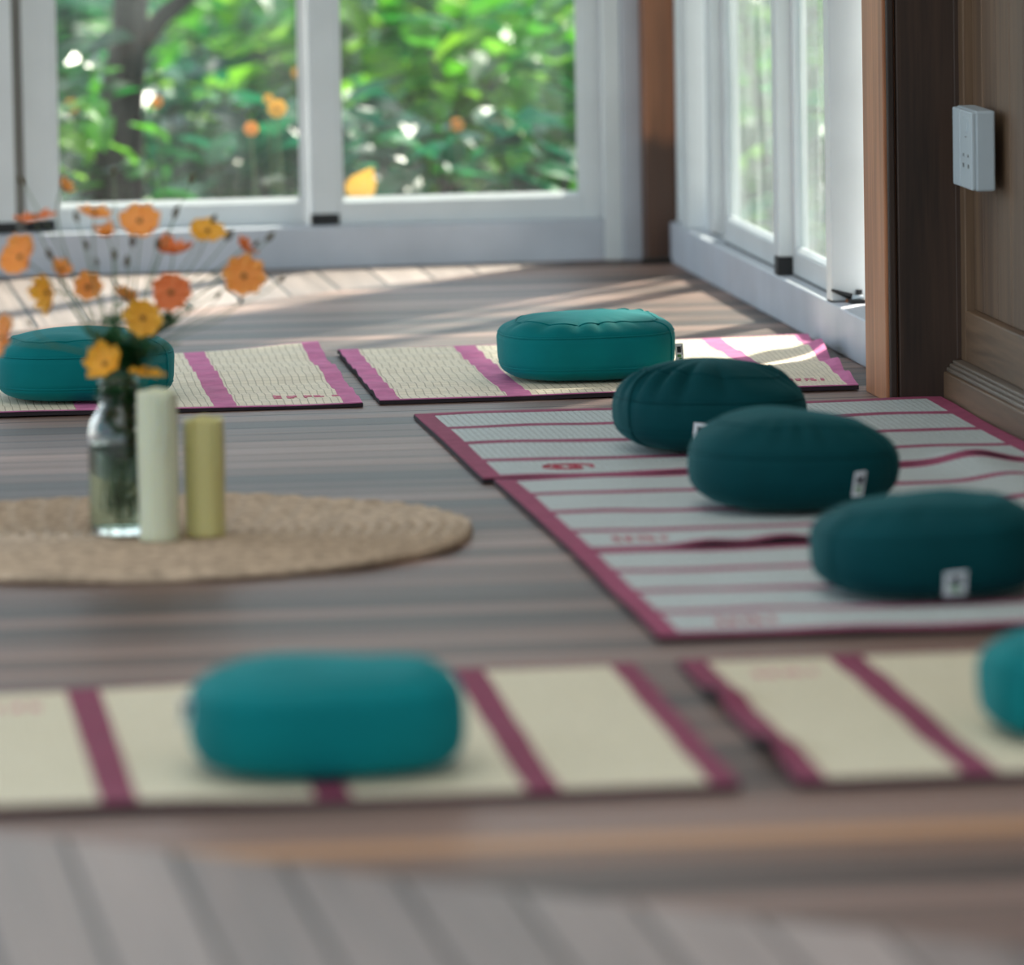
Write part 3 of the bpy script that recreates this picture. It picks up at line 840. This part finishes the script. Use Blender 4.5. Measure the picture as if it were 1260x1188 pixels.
# ---------------------------------------------------------------- jute rug
RC = (.808, 11.60); RR = .538
def make_rug():
    m = MB(); NA, NR = 520, 132
    pitch = .0262
    vs, fs = [], []
    for j in range(NR + 1):
        rr = RR * j / NR
        for i in range(NA):
            a = 2 * math.pi * i / NA
            q = (rr + pitch * i / NA) / pitch
            f = abs(math.sin(math.pi * q))
            br = .5 + .5 * math.sin(rr * a * 110 + math.floor(q) * 2.1 + 2.4 * (q - math.floor(q)))
            z = .012 + .0085 * f ** .6 * (.62 + .38 * br)
            z += .004 * mnoise.noise(Vector((rr * math.cos(a) * 5, rr * math.sin(a) * 5, 3)))
            edge = RR * (1 + .008 * math.sin(5 * a) + .006 * math.sin(13 * a + 1))
            r2 = rr * edge / RR
            if j == NR: z = .006
            vs.append((RC[0] + r2 * math.cos(a), RC[1] + r2 * math.sin(a), z))
    for j in range(NR):
        for i in range(NA):
            k = (i + 1) % NA
            fs.append((j * NA + i, (j + 1) * NA + i, (j + 1) * NA + k, j * NA + k))
    b = len(vs)
    for i in range(NA):
        a = 2 * math.pi * i / NA
        vs.append((RC[0] + RR * .995 * math.cos(a), RC[1] + RR * .995 * math.sin(a), .001))
    for i in range(NA):
        k = (i + 1) % NA
        fs.append((NR * NA + i, b + i, b + k, NR * NA + k))
    fs.append(tuple(b + i for i in range(NA - 1, -1, -1)))
    m.add(vs, fs)
    o = m.build('jute_rug', M['jute'], None, True)
    tag(o, 'round braided jute rug under the vase and candles on the deck', 'rug')
make_rug()
ZR = .0205

# ---------------------------------------------------------------- candles
def candle(label, px, py, r, h, mat, seed):
    c = P(px, py, ZR)
    rr = random.Random(seed)
    root = empty('pillar_candle', (c[0], c[1], ZR), label, 'candle')
    p1, p2 = rr.uniform(0, 6), rr.uniform(0, 6)
    def wob(a, z):
        k = .006 * math.sin(3 * a + p1) + .012 * math.sin(9 * a + z * 8)
        return k
    m = MB(); prof = [(.001, 0), (r * .96, 0), (r, .004)] + [(r * (1 - .02 * math.sin(z * 7)), z * h) for z in np.linspace(.05, .96, 16)] + [(r * .995, h * .982), (r * .975, h * .996), (r * .93, h), (r * .85, h * .990), (r * .55, h * .965), (r * .2, h * .955), (.0008, h * .953)]
    m.lathe(prof, 48, (c[0], c[1], ZR), wob)
    # melted rim: uneven height
    m.v = [(x, y, z + ((.0016 * math.sin(2 * math.atan2(y - c[1], x - c[0]) + p2) + .0012 * math.sin(5 * math.atan2(y - c[1], x - c[0]))) if z > ZR + h * .97 else 0)) for x, y, z in m.v]
    m.build('wax_body', mat, root, True)
    w = MB(); w.tube([(c[0], c[1], ZR + h * .952), (c[0] + .001, c[1], ZR + h * .97), (c[0] + .003, c[1] - .001, ZR + h * .985)], .0012, 6); w.build('wick', M['wick'], root)
    # drips down the side
    for k in range(3):
        a = rr.uniform(-2.6, -.6); l = rr.uniform(.2, .5) * h
        d = MB(); pts = [(c[0] + r * math.cos(a), c[1] + r * math.sin(a), ZR + h * .985 - l * t) for t in np.linspace(0, 1, 8)]
        d.tube(pts, [.0025, .003, .003, .0028, .0026, .003, .0036, .0022], 8); d.build('wax_drip', mat, root, True)
candle('tall ivory pillar candle touching the flower vase on the jute rug', 196.5, 665, .0325, .243, M['wax'], 1)
candle('short yellowish pillar candle at the right of the tall one on the rug', 253.5, 659.5, .0325, .192, M['wax_yellow'], 2)

# ---------------------------------------------------------------- vase
vc = P(150, 656.5, ZR)
VX, VY = vc[0], vc[1]
vase = empty('glass_bottle_vase', (VX, VY, ZR), 'clear glass bottle vase of water holding orange flowers on the jute rug', 'vase')
RB, RN, HV = .052, .029, .252
outer = [(.001, 0), (RB * .9, 0), (RB, .006), (RB, .02), (RB, .145), (RB * .985, .165), (RB * .9, .185), (RB * .72, .2), (RN * 1.05, .212), (RN, .222), (RN * 1.02, .24), (RN * 1.12, .246), (RN * 1.1, HV)]
inner = [(RN * .98, HV), (RN * .93, .24), (RN * .9, .222), (RN * .93, .212), (RB * .68, .197), (RB * .85, .182), (RB * .93, .163), (RB * .945, .145), (RB * .945, .02), (RB * .9, .012), (.001, .012)]
m = MB(); m.lathe(outer + inner, 48, (VX, VY, ZR)); m.build('bottle', M['vase'], vase, True)
wr = RB * .955
m = MB(); m.lathe([(.001, .0125), (wr * .95, .0125), (wr, .021), (wr, .144), (wr * .99, .148), (.001, .148)], 48, (VX, VY, ZR)); m.build('water', M['water'], vase, True)
m = MB(); m.lathe([(RN * 1.0, .214), (RN * 1.12, .217), (RN * 1.12, .221), (RN * 1.0, .224)], 40, (VX, VY, ZR)); m.build('neck_ring', M['vase'], vase, True)

# ---------------------------------------------------------------- flowers
def bez(a, b, c, d, n):
    a, b, c, d = map(Vector, (a, b, c, d))
    return [(a * (1 - t) ** 3 + b * 3 * t * (1 - t) ** 2 + c * 3 * t * t * (1 - t) + d * t ** 3) for t in np.linspace(0, 1, n)]

def stem_path(head, hdir, seed):
    r = random.Random(seed)
    a0 = r.uniform(0, 6.28); rr = r.uniform(.0, .036)
    foot = (VX + rr * math.cos(a0), VY + rr * math.sin(a0), ZR + r.uniform(.018, .05))
    a1 = math.atan2(head[1] - VY, head[0] - VX)
    nk = (VX + .017 * math.cos(a1) + r.uniform(-.004, .004), VY + .017 * math.sin(a1) + r.uniform(-.004, .004), ZR + .236)
    mid = (foot[0] * .4 + nk[0] * .6, foot[1] * .4 + nk[1] * .6, ZR + .14)
    low = bez(foot, mid, (nk[0], nk[1], ZR + .2), nk, 10)
    hd = Vector(head); up = Vector((nk[0], nk[1], nk[2] + .09))
    hi = bez(nk, up, hd - Vector(hdir) * .07, hd, 16)
    return low + hi[1:]

def petal_mesh(m, c, fwd, side, nrm, L, Wd, cup, seed):
    r = random.Random(seed)
    nu, nv = 6, 6
    vs, fs = [], []
    for i in range(nu + 1):
        s = i / nu
        wid = Wd * (math.sin(math.pi * min(1, (.12 + .62 * s))) ** .8)
        for j in range(nv + 1):
            t = -1 + 2 * j / nv
            ln = L * s * (1 - .09 * (abs(math.sin(t * 4.5)) if s > .9 else 0) - .16 * t * t * s)
            z = cup * L * s * s + .10 * L * (math.cos(t * 5 + seed) - .6 * t * t) * s + .02 * L * r.uniform(-1, 1) * s
            vs.append(Vector(c) + fwd * ln + side * (wid * t) + nrm * z)
    for i in range(nu):
        for j in range(nv):
            k = i * (nv + 1) + j
            fs.append((k, k + 1, k + nv + 2, k + nv + 1))
    m.add(vs, fs)

VIEW = Vector(tuple(-FW))                      # towards the viewer's side of the room
RIGHT = Vector((math.cos(_psi), -math.sin(_psi), 0))
UPV = Vector((0, 0, 1))
def flower(label, px, py, size_px, facing, mat, dy=0.0, cup=.25, npet=8, seed=0):
    """facing: (right, up, toward) direction of the flower's face"""
    y = VY + dy
    c = Vector(tuple(PY(px, py, y)))
    Rr = size_px / 2 / (F / y) * 1.17
    n = (RIGHT * facing[0] + UPV * facing[1] + VIEW * facing[2]).normalized()
    root = empty('cosmos_flower', (VX, VY, ZR + .02), label, 'flower', 'orange and yellow cosmos in the glass vase')
    a = n.cross(UPV if abs(n.z) < .9 else RIGHT).normalized(); b = n.cross(a)
    r = random.Random(seed + 5)
    o0 = r.uniform(0, 6)
    for k in range(npet):
        an = o0 + 2 * math.pi * k / npet + r.uniform(-.08, .08)
        f = a * math.cos(an) + b * math.sin(an); s = n.cross(f)
        m = MB(); petal_mesh(m, c + n * (.0015 * (k % 2)), f, s, n, Rr * r.uniform(.9, 1.05), Rr * .37, cup * r.uniform(.6, 1.3), seed * 17 + k)
        m.build('petal', mat, root, True)
    m = MB(); 
    vs = []
    prof = [(0.0005, .0032), (.0025, .003), (.0042, .0018), (.0048, 0), (.004, -.002), (.002, -.0045), (.0012, -.006)]
    nn = 12
    for (rr, z) in prof:
        for i in range(nn):
            an = 2 * math.pi * i / nn
            vs.append(c + (a * math.cos(an) + b * math.sin(an)) * rr + n * (z + .003))
    fs = [(j * nn + i, j * nn + (i + 1) % nn, (j + 1) * nn + (i + 1) % nn, (j + 1) * nn + i) for j in range(len(prof) - 1) for i in range(nn)]
    m.add(vs, fs); m.build('flower_disc', M['disc'], root, True)
    m = MB(); m.tube(stem_path(c - n * .004, n, seed + 100), .0012, 6); m.build('stem', M['stem'], root, True)

fl = [
 ('orange cosmos seen from the side at the left edge, level with the window rail', 26, 317, 52, (-.5, .35, .55), 'petal_o', -.03, .35, 8),
 ('orange cosmos in profile, high at the left in front of the black window shoe', 44, 268, 46, (-.1, .9, .15), 'petal_r', .03, .1, 6),
 ('small brownish orange cosmos above the others at the left window stile', 79, 231, 22, (.5, .5, .2), 'petal_o', .05, .9, 5),
 ('orange cosmos in profile tilted up to the right below the left window pane', 116, 264, 42, (.15, .85, .25), 'petal_o', .02, .25, 7),
 ('orange cosmos nearly open, highest in the middle of the bunch', 172, 273, 50, (.0, .62, .7), 'petal_o', -.02, .15, 8),
 ('small half-open orange cosmos left below the highest one', 132, 289, 24, (-.2, .7, .4), 'petal_o', .0, .8, 6),
 ('red-orange cosmos in profile with upturned petals, right of the middle', 213, 311, 46, (.05, .85, .15), 'petal_r', .03, .55, 8),
 ('yellow cosmos farthest up at the right, seen from the side', 255, 286, 44, (.15, .75, .5), 'petal_y', .01, .2, 8),
 ('small red-orange cosmos on edge just above the large right-hand flower', 299, 306, 30, (.7, .6, -.2), 'petal_r', .04, .6, 6),
 ('large orange cosmos facing forward, rightmost of the bunch', 300, 340, 50, (.15, .15, .95), 'petal_o', -.03, .12, 8),
 ('deep orange round cosmos facing forward above the vase, right of centre', 210, 360, 46, (.05, .1, 1), 'petal_r', -.05, .12, 9),
 ('golden cosmos facing forward just below the deep orange one', 176, 391, 46, (-.05, -.1, .95), 'petal_y', -.06, .15, 8),
 ('yellow cosmos hanging in profile, left of centre above the teal cushion', 60, 360, 48, (-.8, -.1, .5), 'petal_y', -.03, .4, 8),
 ('small orange cosmos behind the hanging yellow one', 76, 333, 26, (.2, .6, .6), 'petal_o', .03, .5, 6),
 ('orange cosmos with brown centre, between the hanging yellow one and the vase axis', 108, 354, 36, (.1, .2, .8), 'petal_o', .02, .3, 7),
 ('brownish cosmos turned away, above the golden one', 153, 367, 34, (.4, .75, -.3), 'petal_o', .05, .4, 7),
 ('long orange cosmos cut by the left edge, lowest at the left', 4, 417, 62, (-.85, .3, .3), 'petal_o', -.05, .2, 8),
 ('golden cosmos drooping in front of the vase neck', 130, 449, 48, (-.3, .55, .8), 'petal_y', -.07, .45, 8),
 ('golden cosmos on edge at the rim above the tall candle', 180, 459, 42, (.15, .97, .15), 'petal_y', -.06, .08, 7),
]
for i, (lb, px, py, sz, fc, mt, dy, cup, npet) in enumerate(fl):
    flower(lb, px, py, sz, fc, M[mt], dy, cup, npet, i)

buds = [(27, 223), (140, 210), (236, 220), (94, 267), (216, 262), (263, 269), (282, 290), (315, 300), (332, 292), (346, 343), (106, 302), (61, 313), (163, 297), (140, 314), (156, 322), (194, 300), (269, 363), (296, 370), (119, 323), (37, 397)]
for i, (px, py) in enumerate(buds):
    r = random.Random(900 + i)
    y = VY + r.uniform(-.05, .06)
    c = Vector(tuple(PY(px, py, y)))
    n = (Vector((c.x - VX, 0, .0)) * 3 + UPV * .8).normalized()
    root = empty('cosmos_bud', (VX, VY, ZR + .02), 'closed dark cosmos bud on a thin stem rising from the glass vase', 'flower bud', 'cosmos buds in the glass vase')
    sz = r.uniform(.75, 1.15) * (1 if i < 16 else .7)
    ax = [c + n * (z * sz) for z in (-.009, -.006, -.001, .004, .008, .0105)]
    m = MB(); m.tube(ax, [.0012 * sz, .0034 * sz, .0048 * sz, .0042 * sz, .0022 * sz, .0006], 10); m.build('bud_head', M['bud'], root, True)
    m = MB(); m.tube(stem_path(c - n * .008, n, 700 + i), .0009, 6); m.build('stem', M['stem'], root, True)

# feathery leaf sprigs round the neck of the vase
sprigs = [(105, 405, .02), (128, 395, -.02), (150, 415, -.04), (190, 425, -.05), (215, 400, .0), (232, 385, .03), (160, 440, .03), (185, 445, -.03), (120, 430, .03), (168, 420, .0), (140, 380, .04), (205, 430, -.02)]
for i, (px, py, dy) in enumerate(sprigs):
    r = random.Random(300 + i)
    tip = Vector(tuple(PY(px, py, VY + dy)))
    root = empty('leaf_sprig', (VX, VY, ZR + .02), 'dark green feathery leaf sprig standing in the glass vase among the flowers', 'leaf sprig', 'leaf sprigs in the glass vase')
    path = stem_path(tip, (Vector((tip.x - VX, tip.y - VY, .05))).normalized(), 400 + i)
    m = MB(); m.tube(path, .0012, 6); m.build('stem', M['stem'], root, True)
    lf = MB()
    for k, p in enumerate(path):
        if 3 <= k <= 8: cnt, ll = 10, .032
        elif k >= 11: cnt, ll = 3, .030
        else: continue
        for q in range(cnt):
            a = r.uniform(0, 6.28); 
            dv = Vector((math.cos(a), math.sin(a), r.uniform(.1, .9))).normalized()
            if k <= 8:
                lim = RB * .86
                e = p + dv * ll
                rad = math.hypot(e.x - VX, e.y - VY)
                if rad > lim: e = Vector((VX + (e.x - VX) * lim / rad, VY + (e.y - VY) * lim / rad, e.z))
                dv = (e - p); L = dv.length
                if L < .004: continue
                dv.normalize()
            else: L = ll * r.uniform(.6, 1.2)
            sd = dv.cross(UPV).normalized()
            wd = L * (.13 if k > 8 else .26)
            pts = [p, p + dv * L * .35 + sd * wd, p + dv * L * .7 + sd * wd * .8, p + dv * L, p + dv * L * .7 - sd * wd * .8, p + dv * L * .35 - sd * wd]
            lf.add(pts, [(0, 1, 2, 3, 4, 5)])
            if k >= 11:
                for sg in (-1, 1):
                    d2 = (dv + sd * sg * .9).normalized(); b0 = p + dv * L * .4; s2 = d2.cross(UPV).normalized()
                    l2 = L * .6
                    lf.add([b0, b0 + d2 * l2 * .5 + s2 * wd * .6, b0 + d2 * l2, b0 + d2 * l2 * .5 - s2 * wd * .6], [(0, 1, 2, 3)])
    lf.build('leaves', M['leafy'], root, True)

# ---------------------------------------------------------------- garden outside
GZ = -.35
tag(boxobj('exterior_ground', (-14, 1, GZ - .3), (22, 46, GZ), M['soil']), kind='structure')

def shrub(name, label, cat, x, y, rx, ry, h, n, leaf, mat, seed, group=None, hue=(0, 1)):
    r = random.Random(seed)
    root = empty(name, (x, y, GZ), label, cat, group)
    st = MB()
    for k in range(6):
        a = r.uniform(0, 6.28); rr = r.uniform(.2, .8)
        st.tube(bez((x + .03 * math.cos(a), y + .03 * math.sin(a), GZ - .02), (x, y, GZ + h * .3), (x + rx * rr * .7 * math.cos(a), y + ry * rr * .7 * math.sin(a), GZ + h * .6), (x + rx * rr * math.cos(a), y + ry * rr * math.sin(a), GZ + h * r.uniform(.7, .95)), 7), [.012, .011, .01, .009, .007, .005, .003], 6)
    st.build('branches', M['bark'], root, True)
    lf = MB(); tints = []
    for k in range(int(n * .62)):
        a = r.uniform(0, 6.28); u = r.uniform(0, 1) ** .5; zz = r.uniform(0.03, 1)
        sh = math.sqrt(max(0, 1 - (zz * 1.0 - .35) ** 2 / .5)) if zz > .35 else .75 + .7 * zz
        p = Vector((x + rx * u * sh * math.cos(a), y + ry * u * sh * math.sin(a), GZ + h * zz + h * .08 * mnoise.noise(Vector((a * 2, zz * 4, seed)))))
        L = leaf * 2.1 * r.uniform(.5, 1.35)
        az = a + r.uniform(-1.1, 1.1)
        d = Vector((math.cos(az), math.sin(az), r.uniform(-.7, .6))).normalized()
        sd = d.cross(Vector((r.uniform(-.5, .5), r.uniform(-.5, .5), 1))).normalized()
        up = sd.cross(d)
        w = L * r.uniform(.2, .34)
        pts = [p, p + d * L * .3 + sd * w + up * w * .3, p + d * L * .7 + sd * w * .8 + up * w * .1, p + d * L - up * L * .12, p + d * L * .7 - sd * w * .8 + up * w * .1, p + d * L * .3 - sd * w + up * w * .3, p + d * L * .5]
        lf.add(pts, [(0, 1, 6), (1, 2, 6), (2, 3, 6), (3, 4, 6), (4, 5, 6), (5, 0, 6)])
        tv = hue[0] + (hue[1] - hue[0]) * r.random()
        tints += [tv] * 6
    lf.build('foliage', mat, root, False, tints=tints)
    return root

def cam_xy(px, y):               # a garden spot seen at picture column px, at depth y
    return PY(px, 150, y)[0]

kinds = [
 ('low broad-leaved shrub outside the back window left of the trunk', 20, 18.5, .42, .35, .78, 420, .075, 'shrub', (0, .9)),
 ('dark leafy shrub at the foot of the tree trunk outside', 215, 19.4, .38, .35, .72, 420, .06, 'shrub_b', (0, .7)),
 ('bright green shrub outside the middle of the left window pane', 290, 20.6, .45, .4, .95, 520, .075, 'shrub', (.25, .95)),
 ('dark low shrub outside by the middle window stile', 385, 18.6, .34, .3, .66, 380, .06, 'shrub_b', (0, .6)),
 ('leafy shrub with large bright leaves outside the right window pane', 470, 19.6, .42, .36, .98, 460, .105, 'shrub', (.2, .95)),
 ('dense dark shrub low outside the right window pane', 540, 18.3, .42, .32, .62, 430, .065, 'shrub_b', (0, .65)),
 ('pale green shrub outside near the right window jamb', 650, 19.0, .44, .36, .86, 520, .065, 'shrub', (.2, .9)),
 ('yellow-green shrub far outside behind the right jamb', 740, 21.5, .55, .5, 1.1, 520, .085, 'shrub', (.3, .95)),
 ('tall green shrub outside the right window wall', 960, 19.2, .55, .6, 1.3, 640, .08, 'shrub', (.1, .85)),
 ('dark green shrub outside the right window wall near the wooden post', 1150, 17.0, .36, .6, 1.2, 560, .08, 'shrub_b', (.1, .9)),
]
for i, (lb, px, y, rx, ry, h, n, lf, mt, hue) in enumerate(kinds):
    shrub('garden_shrub', lb, 'shrub', cam_xy(px, y), y, rx, ry, h, n, lf, M[mt], 50 + i, 'shrubs outside the windows', hue)
back = [(-10, 22.5), (110, 24.0), (330, 24.5), (450, 23.0), (590, 24.2), (700, 25.5), (840, 24.2), (240, 27.5), (520, 28.0), (60, 28.5), (780, 28.5)]
names = ['at the far left', 'behind the tree trunk', 'behind the bright green shrub', 'behind the middle stile', 'behind the dense dark shrub', 'behind the pale green shrub', 'beyond the corner post', 'deepest behind the left pane', 'deepest behind the right pane', 'deepest at the left edge', 'deepest beyond the corner']
for i, ((px, y), nm) in enumerate(zip(back, names)):
    shrub('garden_bush', 'blurred far green bush outside the back window ' + nm, 'bush', cam_xy(px, y), y, .62, .5, .85 + .25 * (i % 3), 520, .10, M['shrub' if i % 3 else 'shrub_b'], 150 + i, 'far bushes outside the windows', (.05, .9))
# tree trunk
ty = 18.9
trunk = [(PY(128, 245, ty)[0], ty, GZ - .05), (PY(138, 200, ty)[0], ty, .15), tuple(PY(150, 120, ty)), tuple(PY(160, 40, ty)), tuple(PY(162, -60, ty)), tuple(PY(150, -400, ty))]
m = MB(); m.tube(trunk, [.10, .085, .058, .048, .046, .04], 12)
m2_ = MB(); m2_.tube([tuple(PY(160, 70, ty)), tuple(PY(200, 20, ty)), tuple(PY(262, -30, ty)), tuple(PY(330, -120, ty))], [.03, .026, .02, .014], 10)
tr_ = empty('tree_trunk', (trunk[0][0], ty, GZ), 'dark tree trunk standing among the shrubs outside the left pane', 'tree')
m.build('trunk', M['bark'], tr_, True); m2_.build('bough', M['bark'], tr_, True)
# garden flowers
gf = [(341, 134, 26, 'petal_y', 'larger yellow-orange garden flower near the middle window stile'), (309, 159, 20, 'petal_o', 'small orange garden flower left below the larger yellow one'), (330, 122, 14, 'petal_y', 'tiny yellow garden flower touching the larger yellow one'),
      (192, 126, 16, 'petal_o', 'small orange garden flower right of the tree trunk outside'), (88, 131, 20, 'petal_y', 'dull yellow garden flower outside at the left window stile'), (366, 90, 15, 'petal_y', 'yellow garden flower highest beside the middle window stile'), (562, 154, 18, 'petal_o', 'pale orange garden flower outside the right window pane')]
for i, (px, py, sz, mt, lb) in enumerate(gf):
    y = 18.9 + .15 * (i % 3) - (.9 if i in (0, 1, 2) else 0) - .5
    c = Vector(tuple(PY(px, py, y)))
    root = empty('garden_flower', (c.x, c.y, GZ), lb, 'flower', 'flowers in the garden outside')
    n = (VIEW + UPV * .3).normalized(); a = n.cross(UPV).normalized(); b = n.cross(a); R_ = sz / 2 / (F / y)
    for k in range(6):
        an = 2 * math.pi * k / 6; f = a * math.cos(an) + b * math.sin(an)
        m = MB(); petal_mesh(m, c, f, n.cross(f), n, R_, R_ * .5, .15, i * 9 + k); m.build('petal', M[mt], root, True)
    m = MB(); m.tube(bez((c.x + .05, c.y + .1, GZ - .01), (c.x + .04, c.y + .08, GZ + .2), (c.x, c.y + .02, c.z - .1), c, 10), .003, 6); m.build('stem', M['stem'], root, True)
# a broad yellow leaf just outside the right pane
y = 17.7
c = Vector(tuple(PY(446, 248, y))); tip = Vector(tuple(PY(452, 204, y)))
root = empty('yellow_leaf', (c.x, c.y, GZ), 'broad yellow leaf low outside the right window pane by the middle stile', 'leaf')
base = c - RIGHT * .02; d = (tip - base); L = d.length; d.normalize(); sdv = (RIGHT - d * RIGHT.dot(d)).normalized()
prof = [(0, .02), (.15, .30), (.35, .40), (.6, .34), (.8, .18), (1, .005)]
vs = []
for (q, wq) in prof:
    for k in (-1, 0, 1):
        vs.append(base + d * (L * q) + sdv * (L * wq * k + .15 * L * q * q) + VIEW * (.012 * abs(k)))
m = MB(); m.add(vs, [(a * 3 + k, a * 3 + k + 1, a * 3 + k + 4, a * 3 + k + 3) for a in range(5) for k in range(2)]); m.build('leaf_blade', M['petal_y'], root, True)
m = MB(); m.tube([(c.x - .03, c.y + .05, GZ - .01), (c.x - .025, c.y + .02, (GZ + c.z) / 2), tuple(c - RIGHT * .02)], .004, 6); m.build('leaf_stalk', M['stem'], root, True)

# ---------------------------------------------------------------- light
EL = math.radians(48)
sd = Vector((-.60 * math.cos(EL), -.80 * math.cos(EL), -math.sin(EL))).normalized()
sun = bpy.data.lights.new('sun', 'SUN'); sun.energy = 9.0; sun.angle = math.radians(2.6); sun.color = (1, .90, .79)
so_ = bpy.data.objects.new('sun', sun); so_.rotation_euler = sd.to_track_quat('-Z', 'Y').to_euler(); so_.location = (8, 24, 9); col.objects.link(so_)
al = bpy.data.lights.new('added_fill_light', 'AREA'); al.shape = 'RECTANGLE'; al.size = 3.0; al.size_y = 6.0; al.energy = 72; al.color = (.93, .98, 1)  # added soft fill from above, not a known lamp of the room
ao = bpy.data.objects.new('added_fill_light', al); ao.location = (.6, 9.6, EAVE - .03); col.objects.link(ao)
w = bpy.data.worlds.new('sky'); SC.world = w; w.use_nodes = True
nt = w.node_tree; nt.nodes.clear()
sk = nt.nodes.new('ShaderNodeTexSky'); sk.sky_type = 'NISHITA'; sk.sun_disc = False; sk.sun_elevation = EL; sk.sun_rotation = math.atan2(.6, .8)
sk.dust_density = 2; sk.air_density = 1
mixs = nt.nodes.new('ShaderNodeMix'); mixs.data_type = 'RGBA'; mixs.inputs['Factor'].default_value = .62; mixs.inputs['B'].default_value = (2.95, 3.2, 3.35, 1)
bg = nt.nodes.new('ShaderNodeBackground'); bg.inputs[1].default_value = .36
wo = nt.nodes.new('ShaderNodeOutputWorld')
nt.links.new(sk.outputs[0], mixs.inputs['A']); nt.links.new(mixs.outputs['Result'], bg.inputs[0]); nt.links.new(bg.outputs[0], wo.inputs[0])

# ---------------------------------------------------------------- camera
cam = bpy.data.cameras.new('camera')
cam.sensor_fit = 'HORIZONTAL'; cam.sensor_width = 36; cam.lens = F / W_PX * 36
cam.clip_start = .1; cam.clip_end = 200
cam.dof.use_dof = True; cam.dof.focus_distance = 13.9; cam.dof.aperture_fstop = 3.1; cam.dof.aperture_blades = 0
co = bpy.data.objects.new('camera', cam)
mw = Matrix(((CR[0], CU[0], -FW[0], 0), (CR[1], CU[1], -FW[1], 0), (CR[2], CU[2], -FW[2], CAM_H), (0, 0, 0, 1)))
co.matrix_world = mw
col.objects.link(co); SC.camera = co

SC.view_settings.view_transform = 'Standard'; SC.view_settings.look = 'None'; SC.view_settings.gamma = 1; SC.view_settings.use_curve_mapping = False
SC.view_settings.exposure = 0.4
SC.cycles.max_bounces = 10; SC.cycles.transparent_max_bounces = 16; SC.cycles.transmission_bounces = 10
SC.cycles.sample_clamp_indirect = 6
SC.cycles.use_denoising = True
